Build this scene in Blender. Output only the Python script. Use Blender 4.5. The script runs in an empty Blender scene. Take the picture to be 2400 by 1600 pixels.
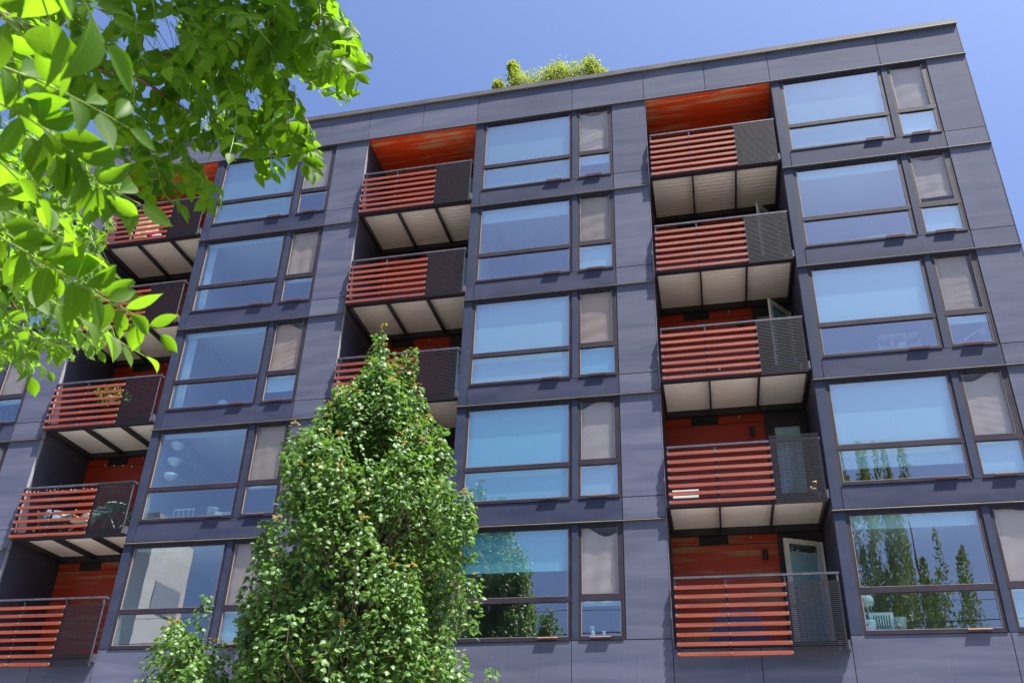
import bpy, bmesh, math, random
from mathutils import Vector, Matrix, Quaternion
import numpy as np
scene = bpy.context.scene
COL = scene.collection
rnd = random.Random(11)

# ------------------------------------------------------------------ camera
CX, CY, CZ = 0.0, -17.09917, 1.6
YAW, PITCH, ROLL = -0.23293434, 0.48049508, 0.03409489
FPX = 2049.37                      # focal length in photo pixels (photo 2400 wide)
PPX, PPY = 1210.10, 956.46
f_ = Vector((math.sin(YAW)*math.cos(PITCH), math.cos(YAW)*math.cos(PITCH), math.sin(PITCH)))
r0 = Vector((math.cos(YAW), -math.sin(YAW), 0)); u0 = r0.cross(f_)
r_ = r0*math.cos(ROLL)+u0*math.sin(ROLL); u_ = -r0*math.sin(ROLL)+u0*math.cos(ROLL)
CAM = Vector((CX, CY, CZ))
cd = bpy.data.cameras.new('camera'); cam = bpy.data.objects.new('camera', cd); COL.objects.link(cam)
cam.matrix_world = Matrix(((r_.x, u_.x, -f_.x, CX), (r_.y, u_.y, -f_.y, CY), (r_.z, u_.z, -f_.z, CZ), (0, 0, 0, 1)))
cd.sensor_fit = 'HORIZONTAL'; cd.sensor_width = 36.0; cd.lens = 36.0*FPX/2400.0
cd.shift_x = (1200-PPX)/2400.0; cd.shift_y = (PPY-800)/2400.0
cd.dof.use_dof = True; cd.dof.focus_distance = 21.0; cd.dof.aperture_fstop = 11.0
cd.clip_start = 0.05; cd.clip_end = 2000
scene.camera = cam
# ------------------------------------------------------------------ sky, sun, exposure
SUN = Vector((0.345, -0.200, 0.915)).normalized()
world = bpy.data.worlds.new("World"); scene.world = world; world.use_nodes = True
wn = world.node_tree; bg = wn.nodes['Background']
sk = wn.nodes.new('ShaderNodeTexSky'); sk.sky_type = 'NISHITA'; sk.sun_disc = False
sk.sun_elevation = math.asin(SUN.z); sk.sun_rotation = math.atan2(SUN.x, SUN.y)
sk.altitude = 50; sk.air_density = 1.0; sk.dust_density = 7.5; sk.ozone_density = 1.3
tint = wn.nodes.new('ShaderNodeMix'); tint.data_type = 'RGBA'; tint.blend_type = 'MULTIPLY'; tint.inputs[0].default_value = 1
tint.inputs[7].default_value = (.80, 1.02, 1.46, 1)
wn.links.new(sk.outputs[0], tint.inputs[6]); wn.links.new(tint.outputs[2], bg.inputs[0])
bg.inputs[1].default_value = 0.0590
sd = bpy.data.lights.new('sun', 'SUN'); sd.energy = 5.0; sd.angle = math.radians(0.5); sd.color = (1.0, 0.95, 0.87)
sun = bpy.data.objects.new('sun', sd); COL.objects.link(sun)
sun.rotation_euler = SUN.to_track_quat('Z', 'Y').to_euler()
scene.view_settings.view_transform = 'Standard'; scene.view_settings.look = 'None'
scene.view_settings.gamma = 1; scene.view_settings.use_curve_mapping = False
scene.view_settings.exposure = 1.6
scene.render.engine = 'CYCLES'
cy = scene.cycles
cy.max_bounces = 8; cy.diffuse_bounces = 3; cy.glossy_bounces = 4; cy.transmission_bounces = 4; cy.transparent_max_bounces = 24
cy.use_denoising = True; cy.caustics_reflective = False; cy.caustics_refractive = False
cy.sample_clamp_indirect = 6.0

# ------------------------------------------------------------------ materials
def nodes(name):
    m = bpy.data.materials.new(name); m.use_nodes = True
    nt = m.node_tree; return m, nt, nt.nodes['Principled BSDF']
def plain(name, col, rough=0.6, metal=0.0, spec=0.5):
    m, nt, b = nodes(name)
    b.inputs['Base Color'].default_value = (*col, 1); b.inputs['Roughness'].default_value = rough
    b.inputs['Metallic'].default_value = metal; b.inputs['Specular IOR Level'].default_value = spec
    return m
def varied(name, c1, c2, scale=(3, 3, 3), rough=0.5, r2=None, detail=5, lo=.35, hi=.65, bump=0.0, spec=.5, bscale=None, obj_rand=0.0, dist=0.0, streak=0.0):
    """noise mottled surface: colour c1..c2, optional roughness change and fine relief, per-object value shift"""
    m, nt, b = nodes(name); N = nt.nodes.new; L = nt.links.new
    tc = N('ShaderNodeTexCoord'); oi = N('ShaderNodeObjectInfo')
    geo = N('ShaderNodeNewGeometry')
    mp = N('ShaderNodeMapping'); mp.inputs['Scale'].default_value = scale; L(geo.outputs['Position'], mp.inputs[0])
    nz = N('ShaderNodeTexNoise'); nz.inputs['Scale'].default_value = 1; nz.inputs['Detail'].default_value = detail
    nz.inputs['Distortion'].default_value = dist
    L(mp.outputs[0], nz.inputs['Vector'])
    mr = N('ShaderNodeMapRange'); mr.inputs['From Min'].default_value = lo; mr.inputs['From Max'].default_value = hi
    L(nz.outputs['Fac'], mr.inputs['Value'])
    mx = N('ShaderNodeMix'); mx.data_type = 'RGBA'; L(mr.outputs[0], mx.inputs[0])
    mx.inputs[6].default_value = (*c1, 1); mx.inputs[7].default_value = (*c2, 1)
    out = mx.outputs[2]
    if streak:
        mp3 = N('ShaderNodeMapping'); mp3.inputs['Scale'].default_value = (9, 1, .55); L(geo.outputs['Position'], mp3.inputs[0])
        n3 = N('ShaderNodeTexNoise'); n3.inputs['Scale'].default_value = 1.3; n3.inputs['Detail'].default_value = 6; n3.inputs['Roughness'].default_value = .65; L(mp3.outputs[0], n3.inputs['Vector'])
        m5 = N('ShaderNodeMapRange'); m5.inputs['From Min'].default_value = .56; m5.inputs['From Max'].default_value = .78; m5.inputs['To Max'].default_value = streak; L(n3.outputs[0], m5.inputs['Value'])
        mz = N('ShaderNodeMix'); mz.data_type = 'RGBA'; mz.inputs[7].default_value = (.22, .22, .25, 1); L(m5.outputs[0], mz.inputs[0]); L(out, mz.inputs[6]); out = mz.outputs[2]
    if obj_rand:
        hs = N('ShaderNodeHueSaturation'); L(out, hs.inputs['Color'])
        m2 = N('ShaderNodeMapRange'); m2.inputs['To Min'].default_value = 1-obj_rand; m2.inputs['To Max'].default_value = 1+obj_rand
        L(oi.outputs['Random'], m2.inputs['Value']); L(m2.outputs[0], hs.inputs['Value']); out = hs.outputs[0]
    L(out, b.inputs['Base Color'])
    b.inputs['Roughness'].default_value = rough; b.inputs['Specular IOR Level'].default_value = spec
    if r2 is not None:
        m3 = N('ShaderNodeMapRange'); m3.inputs['To Min'].default_value = rough; m3.inputs['To Max'].default_value = r2
        L(mr.outputs[0], m3.inputs['Value']); L(m3.outputs[0], b.inputs['Roughness'])
    if bump:
        n2 = N('ShaderNodeTexNoise'); n2.inputs['Scale'].default_value = bscale or 40; n2.inputs['Detail'].default_value = 3
        L(geo.outputs['Position'], n2.inputs['Vector'])
        bp = N('ShaderNodeBump'); bp.inputs['Strength'].default_value = bump; bp.inputs['Distance'].default_value = 0.01
        L(n2.outputs['Fac'], bp.inputs['Height']); L(bp.outputs[0], b.inputs['Normal'])
    return m

M = {}
M['panel'] = varied('dark_metal_panel', (.060, .068, .110), (.104, .108, .152), (.45, 1, 3.2), .72, .82, lo=.3, hi=.7, obj_rand=.09, spec=.12, dist=.6, streak=.11)
M['spandrel'] = varied('spandrel_panel', (.022, .027, .056), (.044, .048, .084), (.7, 1, 2.0), .65, .75, lo=.3, hi=.7, obj_rand=.05, spec=.15, dist=.6, streak=.06)
M['jamb'] = varied('dark_jamb_metal', (.022, .030, .060), (.034, .041, .074), (1, 1, 3), .65, .75, obj_rand=.04, spec=.15)
M['frame'] = varied('window_frame', (.022, .017, .026), (.032, .025, .036), (2, 2, 2), .5, .65, spec=.15)
M['bead'] = plain('glazing_bead', (.22, .19, .18), .4)
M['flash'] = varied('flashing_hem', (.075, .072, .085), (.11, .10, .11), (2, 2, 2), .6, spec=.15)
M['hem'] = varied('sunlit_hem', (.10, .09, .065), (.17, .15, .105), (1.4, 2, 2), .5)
M['dark'] = plain('dark_backing', (.012, .011, .014), .8)
M['wall_in'] = varied('recess_side_panel', (.040, .040, .066), (.055, .053, .08), (1, 1, 1), .6)
M['black'] = plain('black_metal', (.022, .018, .024), .45)
M['rail'] = varied('galvanised_rail', (.050, .048, .062), (.085, .080, .095), (6, 6, 6), .38)
M['rod'] = plain('rod_metal', (.012, .010, .015), .55, 0, .3)
M['post'] = plain('post_metal', (.018, .022, .040), .7, 0, .2)
M['bolt'] = plain('bolt_steel', (.34, .32, .30), .3)
M['soffit'] = varied('ribbed_soffit_metal', (.72, .65, .60), (.84, .77, .71), (.6, .8, 1), .55, obj_rand=.05)
M['slat'] = varied('red_stained_slat', (.180, .032, .013), (.245, .050, .021), (1.2, 8, 30), .42, .55, obj_rand=.10, bump=.15, bscale=60)
M['edge'] = plain('painted_sunlit_edge', (.26, .25, .27), .5)  # pale tone stands in for sun on the recess side wall
M['bronze'] = plain('bronze_flap', (.26, .12, .075), .5)
M['ceiling_in'] = plain('room_paint', (.82, .82, .82), .9)
M['room'] = plain('room_wall_paint', (.70, .70, .72), .9)
M['floor_in'] = plain('room_floor', (.22, .15, .10), .6)
M['white'] = plain('white_plastic', (.78, .78, .76), .45)
M['doorpaint'] = varied('door_paint', (.70, .68, .64), (.80, .78, .74), (2, 2, 2), .5)
M['cardboard'] = varied('cardboard', (.40, .25, .13), (.48, .31, .17), (8, 8, 8), .9)
M['wood'] = varied('pale_wood', (.45, .28, .13), (.60, .40, .20), (10, 10, 2), .6)
M['mint'] = plain('mint_metal', (.25, .48, .36), .45)
M['teal'] = plain('teal_cushion', (.03, .22, .30), .8)
M['pink'] = plain('pink_plastic', (.75, .08, .35), .5)
M['navy'] = plain('navy_cloth', (.03, .035, .09), .9)
M['bulb'] = plain('bulb_glass', (.85, .80, .72), .2)
M['terracotta'] = plain('terracotta', (.45, .15, .08), .8)
M['asphalt'] = varied('asphalt', (.040, .040, .042), (.058, .057, .057), (1, 1, 1), .9, bump=.4, bscale=150)
M['concrete'] = varied('concrete', (.26, .25, .235), (.33, .32, .30), (.6, .6, .6), .9, bump=.2, bscale=60)
M['paint'] = plain('road_paint', (.75, .74, .70), .7)
M['earth'] = varied('earth', (.060, .066, .035), (.09, .09, .05), (.4, .4, .4), .95)
M['roofing'] = varied('roofing', (.25, .25, .25), (.3, .3, .3), (.5, .5, .5), .9)
M['stucco'] = varied('pale_stucco', (.46, .45, .43), (.54, .53, .50), (.6, .6, 1.4), .85)
M['bark'] = varied('bark', (.10, .065, .045), (.17, .12, .09), (9, 9, 2), .9, bump=.5, bscale=30)
M['twig'] = varied('red_twig', (.13, .045, .03), (.2, .08, .05), (9, 9, 9), .7)
M['petiole'] = plain('green_stem', (.24, .34, .05), .5)
M['cable'] = plain('cable_rubber', (.02, .02, .02), .6)
M['glass_far'] = plain('far_window_glass', (.24, .27, .30), .15)

def worn_orange(k=1.0, nm='worn_orange_paint'):
    m, nt, b = nodes(nm); N = nt.nodes.new; L = nt.links.new
    geo = N('ShaderNodeNewGeometry'); mp = N('ShaderNodeMapping'); mp.inputs['Scale'].default_value = (.55, 11, 9)
    L(geo.outputs['Position'], mp.inputs[0])
    n1 = N('ShaderNodeTexNoise'); n1.inputs['Scale'].default_value = 1.1; n1.inputs['Detail'].default_value = 7; n1.inputs['Roughness'].default_value = .62
    n1.inputs['Distortion'].default_value = .15
    L(mp.outputs[0], n1.inputs['Vector'])
    mp2 = N('ShaderNodeMapping'); mp2.inputs['Scale'].default_value = (.55, .55, .9); L(geo.outputs['Position'], mp2.inputs[0])
    n2 = N('ShaderNodeTexNoise'); n2.inputs['Scale'].default_value = 1.3; n2.inputs['Detail'].default_value = 3; L(mp2.outputs[0], n2.inputs['Vector'])
    ad = N('ShaderNodeMath'); ad.operation = 'MULTIPLY_ADD'; ad.inputs[1].default_value = .45; L(n2.outputs[0], ad.inputs[0]); L(n1.outputs[0], ad.inputs[2])
    mr = N('ShaderNodeMapRange'); mr.inputs['From Min'].default_value = .735; mr.inputs['From Max'].default_value = .86; L(ad.outputs[0], mr.inputs['Value'])
    oi = N('ShaderNodeObjectInfo'); hs = N('ShaderNodeHueSaturation')
    m2 = N('ShaderNodeMapRange'); m2.inputs['To Min'].default_value = .85; m2.inputs['To Max'].default_value = 1.12; L(oi.outputs['Random'], m2.inputs['Value'])
    mx = N('ShaderNodeMix'); mx.data_type = 'RGBA'; mx.inputs[6].default_value = (.75*k, .062*k, .009*k, 1); mx.inputs[7].default_value = (.62*k, .34*k, .18*k, 1)
    L(mr.outputs[0], mx.inputs[0]); L(mx.outputs[2], hs.inputs['Color']); L(m2.outputs[0], hs.inputs['Value'])
    L(hs.outputs[0], b.inputs['Base Color']); b.inputs['Roughness'].default_value = .5
    return m
def plain_orange():
    m = varied('orange_board_paint', (.38, .028, .005), (.27, .020, .006), (.9, 1, 2.2), .4, .55, lo=.3, hi=.72, obj_rand=.08)
    return m
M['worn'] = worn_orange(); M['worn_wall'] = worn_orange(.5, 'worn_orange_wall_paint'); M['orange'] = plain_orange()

def glass_mat(name, refl=.185, tintc=(.84, .96, .985), wav=.0008):
    m = bpy.data.materials.new(name); m.use_nodes = True; nt = m.node_tree; nt.nodes.clear(); N = nt.nodes.new; L = nt.links.new
    out = N('ShaderNodeOutputMaterial'); mx = N('ShaderNodeMixShader'); tr = N('ShaderNodeBsdfTransparent'); gl = N('ShaderNodeBsdfGlossy')
    tr.inputs[0].default_value = (*tintc, 1); gl.inputs[0].default_value = (.95, .89, .96, 1); gl.inputs['Roughness'].default_value = 0.0
    fr = N('ShaderNodeLayerWeight'); fr.inputs['Blend'].default_value = .5
    pw = N('ShaderNodeMath'); pw.operation = 'POWER'; pw.inputs[1].default_value = 4.0; L(fr.outputs['Facing'], pw.inputs[0])
    ad = N('ShaderNodeMath'); ad.operation = 'ADD'; ad.use_clamp = True; ad.inputs[1].default_value = refl; L(pw.outputs[0], ad.inputs[0])
    L(ad.outputs[0], mx.inputs[0]); L(tr.outputs[0], mx.inputs[1]); L(gl.outputs[0], mx.inputs[2]); L(mx.outputs[0], out.inputs[0])
    geo = N('ShaderNodeNewGeometry'); nz = N('ShaderNodeTexNoise'); nz.inputs['Scale'].default_value = 1.1; nz.inputs['Detail'].default_value = 2
    L(geo.outputs['Position'], nz.inputs['Vector'])
    bp = N('ShaderNodeBump'); bp.inputs['Strength'].default_value = 1; bp.inputs['Distance'].default_value = wav
    L(nz.outputs['Fac'], bp.inputs['Height']); L(bp.outputs[0], gl.inputs['Normal'])
    return m
M['glass'] = glass_mat('coated_window_glass')
M['glass_screen'] = glass_mat('screened_window_glass', .03, (.90, .87, .84))
M['glass_dark'] = glass_mat('door_glass', .06)

def cloth(name, col, trans=.35):
    m, nt, b = nodes(name); N = nt.nodes.new; L = nt.links.new
    b.inputs['Base Color'].default_value = (*col, 1); b.inputs['Roughness'].default_value = .9
    return m
M['blind'] = cloth('white_roller_blind', (.66, .72, .74)); M['blind_grey'] = cloth('grey_roller_blind', (.40, .45, .47))
M['blind_teal'] = cloth('pale_teal_roller_blind', (.36, .66, .72))
M['sheer'] = cloth('sheer_curtain', (.75, .76, .80))
for i, c in enumerate([(.46, .47, .50), (.48, .46, .44), (.52, .46, .43), (.52, .54, .60), (.43, .43, .42)]): M['drape%d' % i] = cloth('drape_%s' % 'grey beige rose lilac taupe'.split()[i], c)

def leaf_mat(name, c1, c2, tr, trans=.5, rough=.45, tips=None, spec=.5, veins=False):
    """leaf: diffuse+gloss on top, light shining through; tint attribute varies hue (not shade)"""
    m, nt, b = nodes(name); N = nt.nodes.new; L = nt.links.new
    out = [n for n in nt.nodes if n.type == 'OUTPUT_MATERIAL'][0]
    at = N('ShaderNodeAttribute'); at.attribute_name = 'tint'
    geo = N('ShaderNodeNewGeometry'); nz = N('ShaderNodeTexNoise'); nz.inputs['Scale'].default_value = 26; nz.inputs['Detail'].default_value = 3
    L(geo.outputs['Position'], nz.inputs['Vector'])
    ad = N('ShaderNodeMath'); ad.operation = 'MULTIPLY_ADD'; ad.inputs[1].default_value = .35; L(nz.outputs[0], ad.inputs[0]); L(at.outputs['Fac'], ad.inputs[2])
    cr = N('ShaderNodeValToRGB'); e = cr.color_ramp.elements
    e[0].position = .12; e[0].color = (*c1, 1); e[1].position = .95; e[1].color = (*c2, 1)
    if tips:
        k = cr.color_ramp.elements.new(1.0); k.position = 1.0; k.color = (*c2, 1)
        k = cr.color_ramp.elements.new(.97); k.color = (*tips, 1)
        e = cr.color_ramp.elements; e[-1].color = (*tips, 1)
    L(ad.outputs[0], cr.inputs[0]); L(cr.outputs[0], b.inputs['Base Color'])
    b.inputs['Roughness'].default_value = rough; b.inputs['Specular IOR Level'].default_value = spec
    colout = cr.outputs[0]; trc = None
    if veins:
        ax_ = N('ShaderNodeAttribute'); ax_.attribute_name = 'lx'; ay_ = N('ShaderNodeAttribute'); ay_.attribute_name = 'ly'
        ab = N('ShaderNodeMath'); ab.operation = 'ABSOLUTE'; L(ay_.outputs['Fac'], ab.inputs[0])
        k1 = N('ShaderNodeMath'); k1.operation = 'MULTIPLY_ADD'; k1.inputs[1].default_value = -.75; L(ab.outputs[0], k1.inputs[0]); L(ax_.outputs['Fac'], k1.inputs[2])
        k2 = N('ShaderNodeMath'); k2.operation = 'MULTIPLY'; k2.inputs[1].default_value = 62.0; L(k1.outputs[0], k2.inputs[0])
        k3 = N('ShaderNodeMath'); k3.operation = 'SINE'; L(k2.outputs[0], k3.inputs[0])
        k4 = N('ShaderNodeMapRange'); k4.inputs['From Min'].default_value = .80; k4.inputs['From Max'].default_value = 1.0; k4.inputs['To Max'].default_value = .35; L(k3.outputs[0], k4.inputs['Value'])
        k5 = N('ShaderNodeMapRange'); k5.inputs['From Min'].default_value = .006; k5.inputs['From Max'].default_value = .018; k5.inputs['To Min'].default_value = .8; k5.inputs['To Max'].default_value = 0; L(ab.outputs[0], k5.inputs['Value'])
        k6 = N('ShaderNodeMath'); k6.operation = 'MAXIMUM'; L(k4.outputs[0], k6.inputs[0]); L(k5.outputs[0], k6.inputs[1])
        vm = N('ShaderNodeMix'); vm.data_type = 'RGBA'; vm.inputs[7].default_value = (.16, .24, .05, 1); L(k6.outputs[0], vm.inputs[0]); L(cr.outputs[0], vm.inputs[6])
        L(vm.outputs[2], b.inputs['Base Color']); colout = vm.outputs[2]
    tl = N('ShaderNodeBsdfTranslucent')
    m2 = N('ShaderNodeMix'); m2.data_type = 'RGBA'; m2.blend_type = 'MIX'; m2.inputs[0].default_value = .75
    L(colout, m2.inputs[6]); m2.inputs[7].default_value = (*tr, 1); L(m2.outputs[2], tl.inputs[0])
    mx = N('ShaderNodeMixShader'); mx.inputs[0].default_value = trans
    L(b.outputs[0], mx.inputs[1]); L(tl.outputs[0], mx.inputs[2]); L(mx.outputs[0], out.inputs[0])
    return m
M['leaf_near'] = leaf_mat('yellowwood_leaf', (.028, .080, .006), (.060, .135, .009), (.25, .50, .008), .60, .5, spec=.22, veins=True)
M['leaf_mid'] = leaf_mat('yellowwood_leaf_inner', (.022, .066, .005), (.050, .120, .008), (.24, .50, .006), .60, .5, spec=.2, veins=True)
M['leaf_maple'] = leaf_mat('maple_leaf', (.040, .100, .022), (.105, .190, .036), (.18, .36, .03), .34, .50, spec=.45)
M['leaf_shoot'] = leaf_mat('maple_new_leaf', (.17, .20, .035), (.28, .15, .06), (.35, .3, .05), .35, .45)
M['leaf_roof'] = leaf_mat('roof_shrub_leaf', (.08, .15, .02), (.20, .22, .04), (.4, .48, .04), .4, .5)
M['leaf_far'] = leaf_mat('poplar_leaf', (.08, .13, .02), (.15, .20, .04), (.3, .4, .04), .3, .6)
M['leaf_pot'] = leaf_mat('pot_plant_leaf', (.05, .12, .02), (.10, .22, .03), (.25, .45, .05), .35, .4)

# ------------------------------------------------------------------ mesh helpers
class MB:
    def __init__(s): s.v = []; s.f = []
    def box(s, x0, x1, y0, y1, z0, z1):
        n = len(s.v)
        s.v += [(x0, y0, z0), (x1, y0, z0), (x1, y1, z0), (x0, y1, z0), (x0, y0, z1), (x1, y0, z1), (x1, y1, z1), (x0, y1, z1)]
        s.f += [(n, n+3, n+2, n+1), (n+4, n+5, n+6, n+7), (n, n+1, n+5, n+4), (n+1, n+2, n+6, n+5), (n+2, n+3, n+7, n+6), (n+3, n, n+4, n+7)]
        return s
    def hexa(s, p):
        """8 corners: bottom ring 4, top ring 4 (ccw seen from above)"""
        n = len(s.v); s.v += [tuple(q) for q in p]
        s.f += [(n, n+3, n+2, n+1), (n+4, n+5, n+6, n+7), (n, n+1, n+5, n+4), (n+1, n+2, n+6, n+5), (n+2, n+3, n+7, n+6), (n+3, n, n+4, n+7)]
        return s
    def tube(s, pts, rad, k=6, cap=True):
        pts = [Vector(p) for p in pts]; rads = rad if isinstance(rad, (list, tuple)) else [rad]*len(pts)
        base = len(s.v); up = Vector((0, 0, 1))
        for i, p in enumerate(pts):
            d = (pts[min(i+1, len(pts)-1)]-pts[max(i-1, 0)])
            if d.length < 1e-9: d = Vector((0, 0, 1))
            d.normalize(); a = d.cross(up if abs(d.z) < .95 else Vector((1, 0, 0))).normalized(); b = d.cross(a)
            for j in range(k):
                t = 2*math.pi*j/k; q = p+(a*math.cos(t)+b*math.sin(t))*rads[i]; s.v.append(tuple(q))
        for i in range(len(pts)-1):
            for j in range(k):
                a0 = base+i*k+j; a1 = base+i*k+(j+1) % k; s.f.append((a0, a1, a1+k, a0+k))
        if cap:
            s.f.append(tuple(base+j for j in range(k))[::-1]); s.f.append(tuple(base+(len(pts)-1)*k+j for j in range(k)))
        return s
    def lathe(s, c, prof, k=12):
        base = len(s.v)
        for (r, z) in prof:
            for j in range(k):
                t = 2*math.pi*j/k; s.v.append((c[0]+r*math.cos(t), c[1]+r*math.sin(t), c[2]+z))
        for i in range(len(prof)-1):
            for j in range(k):
                a0 = base+i*k+j; a1 = base+i*k+(j+1) % k; s.f.append((a0, a1, a1+k, a0+k))
        s.f.append(tuple(base+j for j in range(k))[::-1]); s.f.append(tuple(base+(len(prof)-1)*k+j for j in range(k)))
        return s
    def sphere(s, c, r, k=8):
        n = max(4, k//2+1); prof = [(r*math.sin(math.pi*i/n)+1e-4, -r*math.cos(math.pi*i/n)) for i in range(n+1)]
        return s.lathe(c, prof, k)
    def mesh(s, name, mat, smooth=False):
        me = bpy.data.meshes.new(name); me.from_pydata(s.v, [], s.f); me.materials.append(mat)
        if smooth: me.polygons.foreach_set('use_smooth', [True]*len(me.polygons))
        me.update(); return me
    def build(s, name, mat, parent=None, smooth=False, **kw):
        return link(name, s.mesh(name, mat, smooth), parent, **kw)
def link(name, me, parent=None, label=None, cat=None, group=None, kind=None, loc=None):
    o = bpy.data.objects.new(name, me); COL.objects.link(o)
    if parent is not None: o.parent = parent
    if loc is not None: o.location = loc
    if label: o['label'] = label
    if cat: o['category'] = cat
    if group: o['group'] = group
    if kind: o['kind'] = kind
    return o
def thing(name, label, cat, loc=(0, 0, 0), group=None):
    """an Empty at the thing's base; parts are modelled in world coordinates and shifted back by loc"""
    return link(name, None, None, label, cat, group, None, loc)
def part(mb, name, mat, root, **kw):
    """part given in world coordinates under a root standing at root.location"""
    o = mb.build(name, mat, root, **kw)
    w = Vector(root.location); p = root.parent
    while p is not None: w += Vector(p.location); p = p.parent
    o.location = -w
    return o

# ------------------------------------------------------------------ building constants (metres, facade plane y=0)
Z0 = 2.055775; H = 2.95
def F(n): return Z0+H*n
BAY = [(-21.24, -16.558), (-13.356, -8.653), (-5.466, -.834), (2.400, 7.066)]
BAYN = ['far left', 'left', 'middle', 'right']
REC = [(-24.45, -21.24), (-16.558, -13.356), (-8.653, -5.466), (-.834, 2.400)]
TOP = F(6)
XL, XR = -24.6, 7.066
bld = thing('apartment_building', 'dark metal clad apartment block with red slatted balconies and big blue windows', 'building', (0, 0, 0))

# ---- setting
MB().box(-400, 400, -400, 400, -.5, 0).build('ground', M['earth'], kind='structure')
MB().box(-200, 200, -24.0, -13.2, .002, .006).build('road', M['asphalt'], kind='structure')
kb = MB().box(-200, 200, -13.2, -13.05, 0, .14); kb.build('kerb', M['concrete'], kind='structure')
pv = link('pavement', MB().box(-200, 200, -13.05, -.0, -.02, .10).mesh('pavement', M['concrete']), kind='structure')
MB().box(-200, 200, -18.65, -18.53, .010, .014).build('centre_line', M['paint'], kind='structure')
MB().box(-200, 200, -27.5, -24.0, -.02, .12).build('far_pavement', M['concrete'], kind='structure')

# ---- panels: gently bowed sheet metal
def panel_mesh(x0, x1, z0, z1, y=0.0, t=.014, amp=.0030, nx=7, nz=6):
    mb = MB(); a = rnd.uniform(-1, 1)*amp; b = rnd.uniform(-1, 1)*amp*.7; c = rnd.uniform(-1, 1)*amp*.6; ph = rnd.uniform(0, 3)
    for j in range(nz+1):
        for i in range(nx+1):
            u = i/nx; v = j/nz
            e = math.sin(math.pi*u)*math.sin(math.pi*v)
            d = e*(a+b*math.sin(2*math.pi*u+ph)+c*math.cos(2*math.pi*v+ph))
            mb.v.append((x0+(x1-x0)*u, y-t-d, z0+(z1-z0)*v))
    for j in range(nz):
        for i in range(nx):
            k = j*(nx+1)+i; mb.f.append((k, k+1, k+nx+2, k+nx+1))
    n = len(mb.v); mb.v += [(x0, y, z0), (x1, y, z0), (x1, y, z1), (x0, y, z1)]
    bot = list(range(0, nx+1)); topr = [nz*(nx+1)+i for i in range(nx+1)]; lf = [j*(nx+1) for j in range(nz+1)]; rt = [j*(nx+1)+nx for j in range(nz+1)]
    mb.f += [tuple([n, n+1]+bot[::-1]), tuple([n+2, n+3]+topr), tuple([n+3, n]+lf), tuple([n+1, n+2]+rt[::-1])]
    return mb
PNL_T = .014
def panel(x0, x1, z0, z1, mat='panel', name='wall_panel', parent=bld, g=.007, amp=.0026, y=.014, **kw):
    o = panel_mesh(x0+g, x1-g, z0+g, z1-g, y, PNL_T, amp, nx=max(3, int((x1-x0)/.25)), nz=max(3, int((z1-z0)/.3))).build(name, M[mat], parent, **kw)
    return o
# parapet panels
pj = [XL, -21.24, -18.56, -16.56, -14.96, -13.36, -10.68, -8.67, -7.06, -5.45, -2.785, -.85, .76, 2.405, 5.107, 7.064]
for a, b in zip(pj[:-1], pj[1:]): panel(a, b, TOP+.02, TOP+1.075, 'panel', amp=.0045)
# facade cells
for bi, (x0, x1) in enumerate(BAY):
    for n in range(1, 6):
        z = F(n); zt = F(n+1)
        lo = .52 if n == 1 else .025
        panel(x0+.002, x0+.222, z+lo, zt-.03, 'jamb', amp=.001)
        panel(x0+2.675, x0+2.815, z+.515, zt-.03, 'jamb', amp=.0006)
        panel(x0+.222, x0+2.675, zt-.045, zt-.012, 'jamb', amp=0); panel(x0+2.815, x0+3.745, zt-.045, zt-.012, 'jamb', amp=0)
        if n > 1: panel(x0+.222, x0+3.745, z+.025, z+.515, 'spandrel', amp=.004)
        panel(x0+3.75, x1-.002, z+.52, zt-.012, 'panel', amp=.0045)
        if n > 1: panel(x0+3.75, x1-.002, z+.025, z+.515, 'panel', amp=.003)
# base wall below the lowest windows
bj = [XL, -21.24, -18.56, -16.56, -14.96, -13.36, -10.68, -8.67, -7.06, -5.466, -2.785, -.834, .782, 2.400, 5.10, 7.064]
for a, b in zip(bj[:-1], bj[1:]):
    inrec = any(r0x-.01 <= a and b <= r1x+.01 for r0x, r1x in REC)
    panel(a, b, F(0)+.6, F(1)+(.33 if inrec else .515), amp=.003)
    panel(a, b, .35, F(0)+.59, amp=.003)
# flashings with a sloped sunlit hem
def flashing(x0, x1, z, proj=.040, parent=bld):
    mb = MB(); h = .020
    mb.hexa([(x0, -proj, z-.012), (x1, -proj, z-.012), (x1, .02, z-.012), (x0, .02, z-.012),
             (x0, -.002, z+.014), (x1, -.002, z+.014), (x1, .02, z+.014), (x0, .02, z+.014)])
    o = mb.build('flashing', M['flash'], parent)
    MB().hexa([(x0, -proj-.004, z-.012), (x1, -proj-.004, z-.012), (x1, -proj+.012, z-.012), (x0, -proj+.012, z-.012),
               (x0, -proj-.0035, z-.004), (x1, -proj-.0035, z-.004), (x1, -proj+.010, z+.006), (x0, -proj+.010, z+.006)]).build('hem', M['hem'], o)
flashing(XL, XR+.02, TOP, .042)
for bi, (x0, x1) in enumerate(BAY):
    for n in range(2, 6): flashing(x0-.01, x1+.01, F(n))
# coping
cop_j = [XL, -16.1, -11.0, -5.461, -.80, 3.1, XR+.01]
for a, b in zip(cop_j[:-1], cop_j[1:]):
    MB().box(a+.003, b-.003, -.058, .35, TOP+1.085, TOP+1.215).build('coping', M['flash'], bld)
MB().hexa([(XL, -.064, TOP+1.070), (XR+.012, -.064, TOP+1.070), (XR+.012, -.01, TOP+1.070), (XL, -.01, TOP+1.070),
           (XL, -.0635, TOP+1.078), (XR+.012, -.0635, TOP+1.078), (XR+.012, -.01, TOP+1.0845), (XL, -.01, TOP+1.0845)]).build('coping_hem', M['hem'], bld)

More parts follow.
